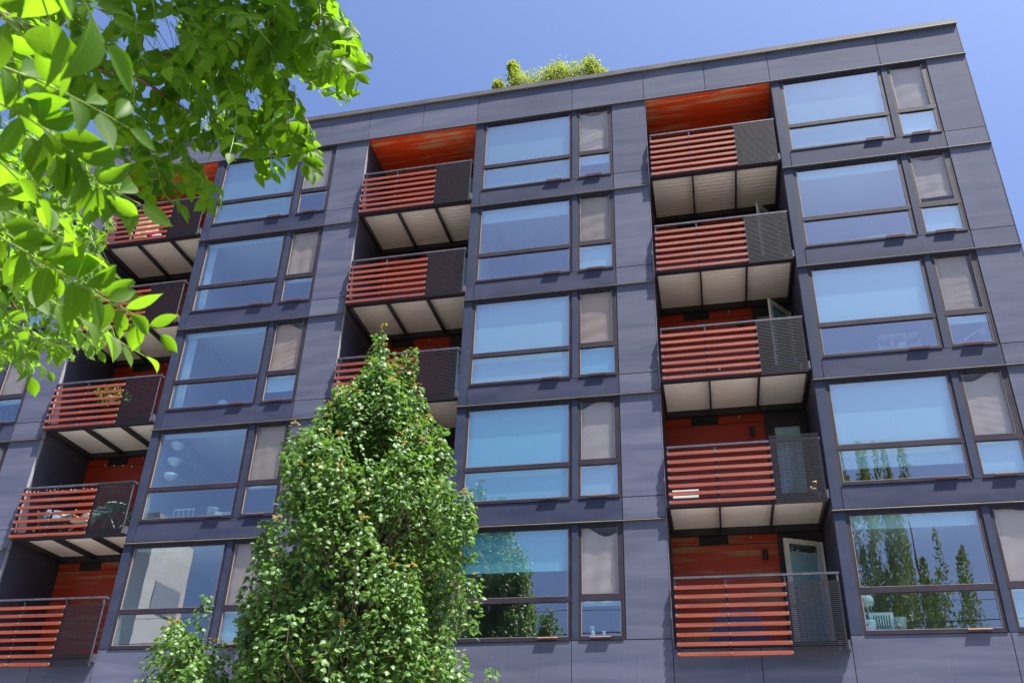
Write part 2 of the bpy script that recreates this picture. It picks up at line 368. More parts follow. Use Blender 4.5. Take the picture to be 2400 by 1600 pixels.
# shell: backing boxes around openings, sides, back, roof
DEP = 12.0
sh = MB()
Y0, Y1 = .015, .10
for bi, (x0, x1) in enumerate(BAY):
    for n in range(1, 6):
        z = F(n); zt = F(n+1)
        for (a, b, c, d) in ((x0+.001, x0+.26, z, zt), (x0+.26, x0+2.66, z, z+.55), (x0+.26, x0+2.66, z+2.9, zt), (x0+2.66, x0+2.83, z, zt),
                             (x0+2.83, x0+3.71, z, z+.55), (x0+2.83, x0+3.71, z+2.9, zt), (x0+3.71, x1-.001, z, zt)):
            sh.box(a, b, Y0, Y1, c+.001, d-.001)
sh.box(XL, XR-.01, Y0, Y1, TOP+.001, TOP+1.08)
sh.box(XL, XR-.01, Y0, Y1, 0, F(1)-.001)
for a, b in REC: sh.box(a+.001, b-.001, Y0, Y1, F(1), F(1)+.33)
sh.build('backing_wall', M['dark'], bld)
sh = MB()
sh.box(XR-.10, XR-.004, .10, DEP, 0, TOP+1.08); sh.box(XL, XL+.1, .10, DEP, 0, TOP+1.08); sh.box(XL+.1, XR-.1, DEP-.1, DEP, 0, TOP+1.08)
sh.build('side_wall', M['panel'], bld)
MB().box(XL+.1, XR-.1, .10, DEP-.1, TOP+.12, TOP+.5).build('roof', M['roofing'], bld)
# corner trim down the right edge
MB().box(XR-.012, XR+.006, -.006, .10, .3, TOP+1.08).build('corner_trim', M['frame'], bld)

# ---- rooms behind the windows
def room(x0, x1, n):
    z0 = F(n)+.36; z1 = F(n+1)-.012; y0, y1 = .101, 4.2; t = .05
    mb = MB().box(x0, x1, y1, y1+t, z0, z1).box(x0-t, x0, y0, y1+t, z0-t, z1+t).box(x1, x1+t, y0, y1+t, z0-t, z1+t)
    r = mb.build('room', M['room'], bld)
    MB().box(x0, x1, y0, y1+t, z0-t, z0).build('floor', M['floor_in'], r)
    MB().box(x0, x1, y0, y1+t, z1, z1+t).build('ceiling', M['ceiling_in'], r)
    bk = MB().box(x0+.9, x1-.9, y0, y0+.0, z0, z0) if False else None
    # a dropped beam and an inner door make the ceiling read as a room
    MB().box(x0, x0+.35, y0+.9, y0+3.2, z1-.30, z1-.002).build('bulkhead', M['room'], r)
    MB().box(x1-1.5, x1-.7, y1-.04, y1-.002, z0, z0+2.05).build('inner_door', M['white'], r)
    return r
for bi, (x0, x1) in enumerate(BAY):
    for n in range(1, 6): room(x0+.16, x1-.12, n)

# ---- windows
def blind_part(win, x0, x1, zb, zt, mat, y=.125):
    mb = MB().box(x0, x1, y, y+.004, zb, zt).box(x0, x1, y-.006, y+.010, zb-.022, zb)
    return mb.build('blind', M[mat], win)
def drape_part(win, x0, x1, z0, z1, mat, y=.08, seed=0):
    R = random.Random(seed); nx, nz = 26, 60; mb = MB(); cr = R.choice((0, .0015, .0025))
    p = [(R.uniform(4, 11), R.uniform(0, 6), R.uniform(.0015, .004)) for _ in range(3)]; q = [(R.uniform(3, 9), R.uniform(0, 6), R.uniform(.001, .004)) for _ in range(3)]
    side = R.choice((0, .03, .09, .12)); topsag = R.uniform(.02, .30) if R.random() < .6 else 0
    for j in range(nz+1):
        for i in range(nx+1):
            u = i/nx; v = j/nz; x = x0+(x1-x0-side)*u-.012*math.sin(v*5+p[0][1])*u
            top = z1-topsag*(.5+.5*math.sin(u*math.pi*1.6+p[0][1]))
            z = z0+(top-z0)*v
            d = sum(a*math.sin(w*x*1.7+ph+2*math.sin(z*1.3)) for w, ph, a in p)+sum(a*math.sin(w*z*1.9+ph+1.5*math.sin(x*4)) for w, ph, a in q)+cr*math.sin(z*38+3*math.sin(x*5+p[1][1]))*max(0, math.sin(u*3+q[0][1]))
            mb.v.append((x, y+.018+d, z))
    for j in range(nz):
        for i in range(nx):
            k = j*(nx+1)+i; mb.f.append((k, k+1, k+nx+2, k+nx+1))
    return mb.build('drape', M[mat], win, smooth=True)
def window(x0, x1, z0, z1, zm, ug, lg, name='window', gm='glass'):
    """frame outer x0..x1,z0..z1; ug/lg: glass rect (x0,x1,z0,z1) upper, lower"""
    mb = MB(); ya, yb = .018, .075
    mb.box(x0, x1, ya, yb, ug[3], z1)                      # head
    mb.box(x0, x1, ya, yb, z0, lg[2])                      # sill
    mb.box(x0, x1, ya-.004, yb, lg[3], ug[2])              # mullion rail
    for g in (ug, lg):
        mb.box(x0, g[0], ya+.001, yb, g[2], g[3]); mb.box(g[1], x1, ya+.001, yb, g[2], g[3])
    w = mb.build(name, M['frame'], bld)
    for g in (ug, lg):
        MB().box(g[0], g[1], .052, .058, g[2], g[3]).build('pane', M[gm if g is ug else 'glass'], w)
        b = MB(); e = .010
        b.box(g[0], g[0]+e, .022, .051, g[2], g[3]); b.box(g[1]-e, g[1], .022, .051, g[2], g[3])
        b.box(g[0]+e, g[1]-e, .022, .051, g[2], g[2]+e)
        b.build('glazing_bead', M['bead'], w)
    # sill drip and little bronze drain flap
    MB().box(x0+.01, x1-.01, -.016, .0175, z0-.012, z0+.008).build('sill_drip', M['frame'], w)
    return w
SH = {  # (bay,level): (blind bottom for wide window, blind colour, narrow lower blind bottom, drape colour, narrow low colour)
 (3, 5): (.60, 'blind_grey', .6, 3, 'blind'), (3, 4): (2.62, 'blind', .6, 3, 'blind'), (3, 3): (1.46, 'blind', 1.16, 0, 'blind'), (3, 2): (.93, 'blind', .6, 3, 'blind'), (3, 1): (2.60, 'blind', .6, 3, 'blind'),
 (2, 5): (.60, 'blind_grey', 1.05, 3, 'blind'), (2, 4): (2.46, 'blind', .64, 4, 'blind'), (2, 3): (.60, 'blind', .6, 2, 'blind_teal'), (2, 2): (.60, 'blind_teal', .6, 3, 'blind'), (2, 1): (1.99, 'blind_teal', 1.24, 3, 'blind'),
 (1, 5): (.60, 'blind_grey', 1.31, 3, 'blind'), (1, 4): (2.76, 'blind', 1.24, 1, 'blind'), (1, 3): (2.74, 'blind', .90, 2, 'blind'), (1, 2): (2.76, 'blind', 1.26, 4, 'blind'), (1, 1): (2.8, 'blind', .6, 0, 'blind'),
 (0, 5): (.60, 'blind', .6, 3, 'blind'), (0, 4): (2.5, 'blind', .6, 3, 'blind'), (0, 3): (2.5, 'blind', 1.20, 0, 'blind'), (0, 2): (2.5, 'blind', 1.2, 4, 'blind'), (0, 1): (1.5, 'blind', .6, 3, 'blind')}
for bi, (x0, x1) in enumerate(BAY):
    for n in range(1, 6):
        z = F(n); bz, bm, nz_, dr, nm = SH[(bi, n)]
        w = window(x0+.245, x0+2.665, z+.53, z+2.905, 0, (x0+.30, x0+2.608, z+1.408, z+2.845), (x0+.295, x0+2.608, z+.600, z+1.298))
        blind_part(w, x0+.28, x0+2.63, z+bz, z+2.88, bm)
        MB().hexa([(x0+2.0, -.062, z+.566), (x0+2.41, -.062, z+.566), (x0+2.41, -.0165, z+.571), (x0+2.0, -.0165, z+.571),
                   (x0+2.0, -.062, z+.572), (x0+2.41, -.062, z+.572), (x0+2.41, -.0165, z+.590), (x0+2.0, -.0165, z+.590)]).build('drain_flap', M['bronze'], w)
        w2 = window(x0+2.822, x0+3.718, z+.53, z+2.905, 0, (x0+2.885, x0+3.625, z+1.44, z+2.845), (x0+2.87, x0+3.66, z+.605, z+1.31), gm='glass_screen')
        blind_part(w2, x0+2.85, x0+3.69, z+nz_, z+1.36, nm, y=.11)
        drape_part(w2, x0+2.85, x0+3.68, z+{(3, 2): 1.36, (2, 3): 1.36, (1, 4): 1.36, (3, 4): 1.62, (2, 5): 1.50}.get((bi, n), 1.36), z+2.88, 'drape%d' % dr, .08, seed=bi*7+n)
        MB().hexa([(x0+3.045, -.062, z+.566), (x0+3.46, -.062, z+.566), (x0+3.46, -.0165, z+.571), (x0+3.045, -.0165, z+.571),
                   (x0+3.045, -.062, z+.572), (x0+3.46, -.062, z+.572), (x0+3.46, -.0165, z+.590), (x0+3.045, -.0165, z+.590)]).build('drain_flap', M['bronze'], w2)
# ---- recesses behind the balconies
YB = 1.85
for ri, (a, b) in enumerate(REC):
    MB().box(a-.0, a+.004, .016, YB, F(1)+.3, TOP+.1).box(b-.004, b, .016, YB, F(1)+.3, TOP+.1).build('recess_side_wall', M['wall_in'], bld)
    MB().box(a+.004, a+.009, .002, .095, F(1)+.52, TOP-.02).build('sunlit_edge_strip', M['edge'], bld)  # added pale strip: sunlit front band of the side wall, put into colour
    # returns of the flashing on the left side wall
    for n in range(2, 6):
        MB().box(a+.004, a+.022, .03, YB-.3, F(n)-.012, F(n)+.012).build('flashing_return', M['flash'], bld)
        MB().box(b-.022, b-.004, .03, YB-.3, F(n)-.012, F(n)+.012).build('flashing_return', M['flash'], bld)
    # plank ceiling on top
    ny = 13
    for k in range(ny):
        ya = .03+(YB-.03)*k/ny; yb_ = .03+(YB-.03)*(k+1)/ny
        dz = rnd.uniform(-.002, .002)
        MB().box(a+.006, b-.006, ya+.002, yb_-.002, TOP-.006+dz, TOP+.03).build('ceiling_board', M['worn'], bld)
    MB().box(a, b, .02, YB, TOP+.032, TOP+.1).build('ceiling_backing', M['dark'], bld)
    for n in range(1, 6):
        z = F(n)
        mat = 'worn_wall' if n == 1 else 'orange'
        bw = MB(); g = .006
        # dark wall with the door opening
        MB().box(a, a+2.27, YB+.02, YB+.06, z+.35, z+2.95+.3).box(a+2.27, a+2.38, YB, YB+.06, z+.35, z+3.25).box(a+2.38, b, YB, YB+.06, z+2.93, z+3.25).box(a+3.15, b, YB, YB+.06, z+.35, z+2.93)\
            .build('back_wall', M['black'], bld)
        for (p, q, r, s) in ((a+.004, a+1.13, z+.40, z+1.66), (a+1.14, a+2.265, z+.40, z+1.66), (a+.004, a+2.265, z+1.672, z+2.953), (a+.004, a+.605, z+2.978, z+3.20), (a+1.24, a+2.268, z+2.978, z+3.20)):
            if n == 5 and r > z+2.9: continue
            MB().box(p, q, YB-.002, YB+.019, r, s-(0 if n < 5 or s < z+2.9 else .01)).build('wall_board', M[mat], bld)
        if n < 5:
            v = MB().box(a+.625, a+1.225, YB-.012, YB+.019, z+3.00, z+3.18)
            vv = v.build('vent', M['dark'], bld)
            for k in range(4): MB().box(a+.635, a+1.215, YB-.03, YB-.013, z+3.015+k*.042, z+3.027+k*.042).build('vent_blade', M['black'], vv)
        # wall lamp
        lm = MB().lathe((a+1.98, YB-.10, z+2.57), [(.048, 0), (.056, .01), (.056, .21), (.045, .225)], 12).box(a+1.955, a+2.005, YB-.05, YB-.003, z+2.64, z+2.74)
        lm.build('wall_lamp', M['black'], bld)
        # room behind the door opening
        dk = MB().box(a+2.30, b+.02, YB+1.9, YB+1.95, z+.35, z+2.98).box(a+2.28, a+2.33, YB+.06, YB+1.95, z+.35, z+2.98).box(b, b+.05, YB+.06, YB+1.95, z+.35, z+2.98).box(a+2.3, b, YB+.06, YB+1.95, z+2.93, z+2.98)
        dk.build('entry_wall', M['room'], bld)
        # sprinkler head
        MB().lathe((a+1.72, YB-.06, z+3.06), [(.012, 0), (.02, .01), (.008, .03), (.02, .06)], 8).build('sprinkler_head', M['bolt'], bld)

# ---- doors
def door(a, n, ang):
    z = F(n); hx, hy = a+3.14, YB-.005; wd = .76 if ang == 0 else .88; t = .05
    z0, z1 = z+.45, z+2.92
    mb = MB(); fr = .105
    mb.box(-wd, 0, -t, 0, z1-fr, z1).box(-wd, 0, -t, 0, z0, z0+.25).box(-wd, -wd+fr, -t, 0, z0+.25, z1-fr).box(-fr, 0, -t, 0, z0+.25, z1-fr)
    piv = link('balcony_door', mb.mesh('balcony_door', M['doorpaint'] if ang else M['black']), bld)
    piv.location = (hx, hy, 0); piv.rotation_euler = (0, 0, ang)
    MB().box(-wd+fr, -fr, -.028, -.020, z0+.25, z1-fr).build('pane', M['glass_dark'], piv)
    MB().box(-wd+fr, -fr, -.018, -.012, z0+.25, z1-fr-(.16 if ang and n == 1 else .05)).build('blind', M['sheer'] if ang else M['room'], piv)
    if ang: MB().box(-wd+.03, -wd+.06, -t-.05, -t-.002, z0+1.0, z0+1.03).box(-wd+.03, -wd+.15, -t-.06, -t-.045, z0+1.0, z0+1.03).build('handle', M['bolt'], piv)
    # jamb lining, pale, on the hinge side
    MB().box(a+3.15, a+3.19, YB-.06, YB-.001, z0, z1).build('door_jamb', M['doorpaint'] if ang else M['black'], bld)
for ri in range(4):
    for n in range(1, 6):
        ang = {(3, 4): .93, (3, 3): .93, (3, 1): .47}.get((ri, n), 0)
        door(REC[ri][0], n, ang)

# ---- balconies
SLZ = {5: -.035, 4: -.02, 3: 0, 2: .03}
def balcony(ri, n):
    a, b = REC[ri]; z = F(n)
    fz = MB()
    # deck frame: front beam, back beam, side and inner joists, deck
    if n > 1:
        fz.box(a+.03, a+3.20, .0, .14, z+.24, z+.415)
        fz.box(a+.03, a+3.20, 1.72, 1.846, z+.215, z+.415)
        for p, q in ((.03, .081), (1.073, 1.108), (2.133, 2.170), (3.149, 3.20)): fz.box(a+p, a+q, .14, 1.72, z+.24, z+.37)
        fz.box(a+.03, a+3.20, .14, 1.72, z+.392, z+.415)
    else:
        fz.box(a+.03, a+3.20, .0, 1.846, z+.34, z+.415)
    bal = link('balcony', fz.mesh('balcony', M['black']), bld)
    if n > 1:
        for p, q in ((.081, 1.073), (1.108, 2.133), (2.170, 3.149)):
            mb = MB(); nr = 12; y0, y1 = .141, 1.719
            prof = []
            for k in range(nr):
                s = (y1-y0)/nr; yy = y0+k*s
                prof += [(yy, z+.372), (yy+s*.40, z+.372), (yy+s*.5, z+.382), (yy+s*.9, z+.382)]
            prof.append((y1, z+.372))
            for (yy, zz) in prof: mb.v += [(a+p+.001, yy, zz), (a+q-.001, yy, zz)]
            for k in range(len(prof)-1): mb.f.append((2*k, 2*k+2, 2*k+3, 2*k+1))
            mb.build('soffit_panel', M['soffit'], bal)
    # railing
    if n > 1: hz = z+1.53; szb = z+.215+SLZ[n]; ns, pitch = 7, .180
    else: hz = z+1.665; szb = z+.155; ns, pitch = 8, .1815
    hh = .042
    hr = MB().box(a+.088, a+3.175, -.130, -.080, hz-hh/2, hz+hh/2)
    hr.box(a+3.125, a+3.170, -.080, .35, hz-.018, hz+.018)
    hr.box(a+.090, a+.130, -.080, .014, hz-.018, hz+.018)
    hr.build('handrail', M['rail'], bal)
    for px_ in (.105, 1.075, 2.175, 3.135):
        MB().box(a+px_-.018, a+px_+.018, -.1235, -.085, szb-.005, hz-hh/2).build('post', M['post'] if px_ < 3 else M['rail'], bal)
    for px_ in (.14, 3.10):
        MB().box(a+px_-.02, a+px_+.02, -.085, .0, z+.30, z+.40).build('post_bracket', M['rail'], bal)
    MB().box(a+3.165, a+3.205, -.09, .010, z+.24, z+.42).build('end_plate', M['rail'], bal)
    for k in range(ns):
        zb = szb+k*pitch+rnd.uniform(-.003, .003)
        t1 = rnd.uniform(-.002, .002)
        MB().hexa([(a+.085, -.155, zb), (a+2.186, -.155, zb+t1), (a+2.186, -.124, zb+t1), (a+.085, -.124, zb),
                   (a+.085, -.155, zb+.072), (a+2.186, -.155, zb+.072+t1), (a+2.186, -.124, zb+.072+t1), (a+.085, -.124, zb+.072)]).build('slat', M['slat'], bal)
    bm_ = MB()
    for k in range(ns):
        for px_ in (.115, 1.075, 2.172):
            bm_.lathe((a+px_, -.1555, szb+k*pitch+.042), [(.009, -.009), (.010, 0), (.009, .009)], 6)
    bm_.build('bolt_heads', M['bolt'], bal, kind='stuff')
    rods = MB(); top = szb+ns*pitch+.02 if n > 1 else hz-.16
    bot = z+.16 if n > 1 else z+.14
    nr = int((top-bot)/.0365)
    rl = a+2.178
    for k in range(nr+1):
        zz = bot+(top-bot)*k/nr
        rods.box(rl, a+3.150, -.140, -.1245, zz-.0078, zz+.0078)
    if (ri, n) == (3, 2):
        for k in range(1, 4): rods.box(rl, a+3.150, -.140, -.1245, top+k*.036-.0065, top+k*.036+.0065)
    rods.build('rod_screen', M['rod'], bal, kind='stuff')
    vs = MB()
    for k in range(9): vs.box(a+2.26+k*.1, a+2.266+k*.1, -.1240, -.1185, bot, top)
    vs.build('screen_bars', M['rod'], bal, kind='stuff')
    return bal
for ri in range(4):
    for n in range(1, 6): balcony(ri, n)

# ------------------------------------------------------------------ leaves toolkit
LEAF_V = []; LEAF_F = []
def make_leaf(tt, ww, cup=.10, bend=.12, tip=0):
    v = []; f = []
    for i, (t, w) in enumerate(zip(tt, ww)):
        zb = -bend*t*t
        if w == 0: v.append((t, 0, zb))
        else: v += [(t, -w, zb+cup*w*1.4), (t, 0, zb), (t, w, zb+cup*w*1.4)]
    idx = []; c = 0
    for w in ww:
        if w == 0: idx.append((c,)); c += 1
        else: idx.append((c, c+1, c+2)); c += 3
    for a, b in zip(idx[:-1], idx[1:]):
        if len(a) == 1: f += [(a[0], b[1], b[0]), (a[0], b[2], b[1])]
        elif len(b) == 1: f += [(a[0], a[1], b[0]), (a[1], a[2], b[0])]
        else: f += [(a[0], a[1], b[1], b[0]), (a[1], a[2], b[2], b[1])]
    return np.array(v, float), f
OV = make_leaf((0, .07, .2, .38, .56, .72, .86, .94, 1), (0, .095, .195, .255, .242, .180, .085, .028, 0), .25, .16)
OVs = make_leaf((0, .12, .35, .6, .82, 1), (0, .13, .225, .20, .09, 0), .25, .16)
def maple_leaf():
    pts = [(0, 0), (.10, .22), (.06, .48), (.30, .36), (.48, .58), (.56, .30), (.80, .26), (1.02, 0), (.80, -.26), (.56, -.30), (.48, -.58), (.30, -.36), (.06, -.48), (.10, -.22)]
    v = [(x, y*.95, -.22*x*x-.30*abs(y)) for x, y in pts]; v.append((.42, 0, -.01))
    c = len(v)-1; f = [(c, i, (i+1) % len(pts)) for i in range(len(pts))]
    return np.array(v, float), f
MAP = maple_leaf()
def frame_mat(d, nrm):
    d = d/np.linalg.norm(d); nn = nrm-d*np.dot(nrm, d); l = np.linalg.norm(nn)
    nn = nn/l if l > 1e-6 else np.cross(d, [1, 0, .3]); s = np.cross(nn, d)
    return np.stack([d, s, nn], 0)       # rows
def leaf_cloud(name, tmpl, leaves, mat, parent, kind='stuff', **kw):
    """leaves: list of (pos, dir, normal, size, tint) -> one mesh"""
    V, Fc = tmpl; nv = len(V)
    n = len(leaves)
    if n == 0: return None
    P = np.array([l[0] for l in leaves]); D = np.array([l[1] for l in leaves]); Nn = np.array([l[2] for l in leaves]); S = np.array([l[3] for l in leaves]); T = np.array([l[4] for l in leaves])
    D /= np.linalg.norm(D, axis=1)[:, None]; Nn = Nn-D*(Nn*D).sum(1)[:, None]; Nn /= np.maximum(np.linalg.norm(Nn, axis=1)[:, None], 1e-6); Sd = np.cross(Nn, D)
    R = np.stack([D, Sd, Nn], 1)
    W = np.einsum('vk,nkj->nvj', V, R)*S[:, None, None]+P[:, None, :]
    verts = W.reshape(-1, 3)
    me = bpy.data.meshes.new(name)
    ftot = [len(f) for f in Fc]; loops = np.array([i for f in Fc for i in f])
    al = (loops[None, :]+(np.arange(n)*nv)[:, None]).ravel()
    ls = np.cumsum([0]+ftot[:-1]); nl = len(loops)
    starts = (ls[None, :]+(np.arange(n)*nl)[:, None]).ravel()
    me.vertices.add(len(verts)); me.vertices.foreach_set('co', verts.ravel().astype(np.float32))
    me.loops.add(len(al)); me.loops.foreach_set('vertex_index', al.astype(np.int32))
    me.polygons.add(len(starts)); me.polygons.foreach_set('loop_start', starts.astype(np.int32))
    me.polygons.foreach_set('loop_total', np.tile(ftot, n).astype(np.int32))
    me.update(calc_edges=True); me.validate()
    at = me.attributes.new('tint', 'FLOAT', 'POINT'); at.data.foreach_set('value', np.repeat(T, nv).astype(np.float32))
    for an, ci in (('lx', 0), ('ly', 1)):
        at = me.attributes.new(an, 'FLOAT', 'POINT'); at.data.foreach_set('value', np.tile(V[:, ci], n).astype(np.float32))
    me.materials.append(mat); me.polygons.foreach_set('use_smooth', [True]*len(me.polygons))
    return link(name, me, parent, kind=kind, **kw)
def tmpl_mesh(name, tmpl, mat, tint):
    me = bpy.data.meshes.new(name); me.from_pydata([tuple(v) for v in tmpl[0]], [], tmpl[1]); me.materials.append(mat)
    at = me.attributes.new('tint', 'FLOAT', 'POINT'); at.data.foreach_set('value', [tint]*len(tmpl[0]))
    for an, ci in (('lx', 0), ('ly', 1)):
        at = me.attributes.new(an, 'FLOAT', 'POINT'); at.data.foreach_set('value', [float(q[ci]) for q in tmpl[0]])
    me.polygons.foreach_set('use_smooth', [True]*len(me.polygons)); return me
def P3(px, py, dist):
    """point at distance dist along the sight line of photo pixel (px,py): used to place far and near growth at true depth"""
    d = f_+r_*((px-PPX)/FPX)-u_*((py-PPY)/FPX); return CAM+d.normalized()*dist
def proj(p):
    d = Vector(p)-CAM; z = d.dot(f_); return PPX+FPX*d.dot(r_)/z, PPY-FPX*d.dot(u_)/z, d.length
def rv(R, s=1.0): return np.array([R.gauss(0, s), R.gauss(0, s), R.gauss(0, s)])
def inpoly(x, y, P):
    c = False; j = len(P)-1
    for i in range(len(P)):
        if (P[i][1] > y) != (P[j][1] > y) and x < (P[j][0]-P[i][0])*(y-P[i][1])/(P[j][1]-P[i][1])+P[i][0]: c = not c
        j = i
    return c

# ------------------------------------------------------------------ columnar maple in front of the facade
def maple():
    R = random.Random(5); cx, cy = -5.75, -3.75
    t = thing('maple_tree', 'tall dense columnar maple tree with two pointed tops in front of the facade', 'tree', (cx, cy, .1))
    prof = [(2.0, 1.2), (3.2, 1.62), (4.5, 1.68), (5.5, 1.72), (6.9, 1.70), (7.3, 1.45), (7.8, 1.28), (8.4, 1.10), (8.8, .82), (9.2, .52), (9.6, .30), (10.2, .1)]
    def rad(z):
        for (z0, r0_), (z1, r1_) in zip(prof[:-1], prof[1:]):
            if z0 <= z <= z1: return r0_+(r1_-r0_)*(z-z0)/(z1-z0)
        return 0
    mb = MB(); mb.tube([(cx, cy, .0), (cx+.03, cy, 1.6), (cx-.05, cy+.02, 4), (cx-.12, cy, 7), (cx-.18, cy, 9.0), (cx-.17, cy, 10.4)], [.17, .14, .11, .075, .04, .012], 8)
    mb.tube([(cx, cy, 1.9), (cx+.5, cy-.1, 4.5), (cx+.45, cy, 7.5), (cx+.40, cy, 9.0), (cx+.42, cy, 10.1)], [.09, .07, .05, .03, .01], 7)
    shoots = []  # axis base, top, radius
    def shoot(bx, by, bz, L, r, lean=None):
        lean = lean or (R.gauss(0, .09), R.gauss(0, .09)); shoots.append((np.array([bx, by, bz]), np.array([bx+lean[0]*L, by+lean[1]*L, bz+L]), r))
    for k in range(10): shoot(cx-.20+R.gauss(0, .06), cy+R.gauss(0, .07), 8.6+k*.15, .70, .19-.004*k)
    shoot(cx-.15, cy, 9.90, .78, .15)
    for k in range(9): shoot(cx+.38+R.gauss(0, .06), cy+R.gauss(0, .06), 8.3+k*.15, .68, .18)
    shoot(cx+.43, cy, 9.55, .78, .14)
    shoot(cx-1.25, cy-.1, 7.75, .85, .20, (-.12, 0)); shoot(cx-1.42, cy-.2, 7.5, .8, .22, (-.12, 0)); shoot(cx+1.1, cy, 7.7, .8, .22, (.1, 0))
    shoot(cx+1.7, cy, 6.3, .85, .22, (.1, 0)); shoot(cx-1.85, cy, 6.1, .8, .2, (-.1, 0)); shoot(cx-1.9, cy, 5.0, .85, .2, (-.16, 0))
    for k in range(560):
        L = R.uniform(.6, 1.15); z = R.uniform(1.9, 9.3-L*.5); ang = R.uniform(0, 2*math.pi)
        hole = math.sin(ang*3+z*1.1)+math.sin(ang*2-z*1.7+1)
        rr = rad(min(9.9, z+L*.65))*(1+.11*math.sin(ang*4+z*2.3)+.07*math.sin(z*4.1+ang))*(.50+.50*math.sqrt(R.random()))*(1.0 if hole > -.9 else .66)
        ex, ey = math.cos(ang), math.sin(ang); x = cx+ex*rr; y = cy+ey*rr*.92
        shoot(x, y, z-.1, L, R.uniform(.17, .30), (ex*.09+R.gauss(0, .06), ey*.09+R.gauss(0, .06)))
        if k % 2 == 0: mb.tube([(cx-.05, cy, max(1.8, z-1.6-R.random())), (cx+ex*rr*.55, cy+ey*rr*.5, z-.5), (x, y, z), (x+ex*.06, y, z+L*.8)], [.03, .02, .010, .003], 4, False)
    # side limb low on the left, and a lone shoot low on the right
    for k in range(52):
        u = R.random(); shoot(-7.9-1.15*u+R.gauss(0, .12), -3.75+R.gauss(0, .35), 3.3+R.uniform(-1.2, .55)+.35*math.sin(3*u), R.uniform(.6, 1.0), .26)
    shoot(-9.1, -3.7, 4.35, .85, .22); shoot(-8.75, -3.7, 4.6, .95, .20); shoot(-9.2, -3.8, 4.0, .8, .26)
    mb.tube([(cx, cy, 1.9), (cx-1.5, cy, 3.0), (-8.6, cy, 3.9)], [.05, .03, .01], 5)
    mb.tube([(cx, cy, 2.0), (cx+1.6, cy, 3.1), (-3.55, cy, 3.9), (-3.42, cy, 4.45)], [.05, .03, .012, .004], 5)
    shoot(-3.52, -3.75, 3.55, .72, .16)
    lv = []; tips = []
    for b, tp, r in shoots:
        L = np.linalg.norm(tp-b); nlf = int(112*L*r/.26)
        small = r < .18
        for k in range(nlf):
            u = R.random(); ang = R.uniform(0, 6.283); rr = r*(1-.65*u**2.5)*(.35+.65*math.sqrt(R.random()))
            e = np.array([math.cos(ang), math.sin(ang), 0]); p = b+(tp-b)*u+e*rr+rv(R, .02)
            d = e*.75+np.array([0, 0, -.55])+rv(R, .35); nrm = e*.55+np.array([0, 0, .75])+rv(R, .42)
            lv.append((p, d, nrm, R.uniform(.062, .105), R.random()*.8))
        if R.random() < .40:
            for k in range(R.randint(4, 9)):
                e = rv(R); e[2] = abs(e[2])*.3; e /= np.linalg.norm(e)
                tips.append((tp+e*.03+np.array([0, 0, .02+R.random()*.10]), e+np.array([0, 0, -.3]), np.array([0, 0, 1.])+rv(R, .4), R.uniform(.045, .085), R.random()*.9))
    part(mb, 'trunk', M['bark'], t, smooth=True)
    o = leaf_cloud('crown', MAP, lv, M['leaf_maple'], t); o.location = -Vector(t.location)
    o = leaf_cloud('new_leaves', MAP, tips, M['leaf_shoot'], t); o.location = -Vector(t.location)
    return len(lv)
NM = maple()

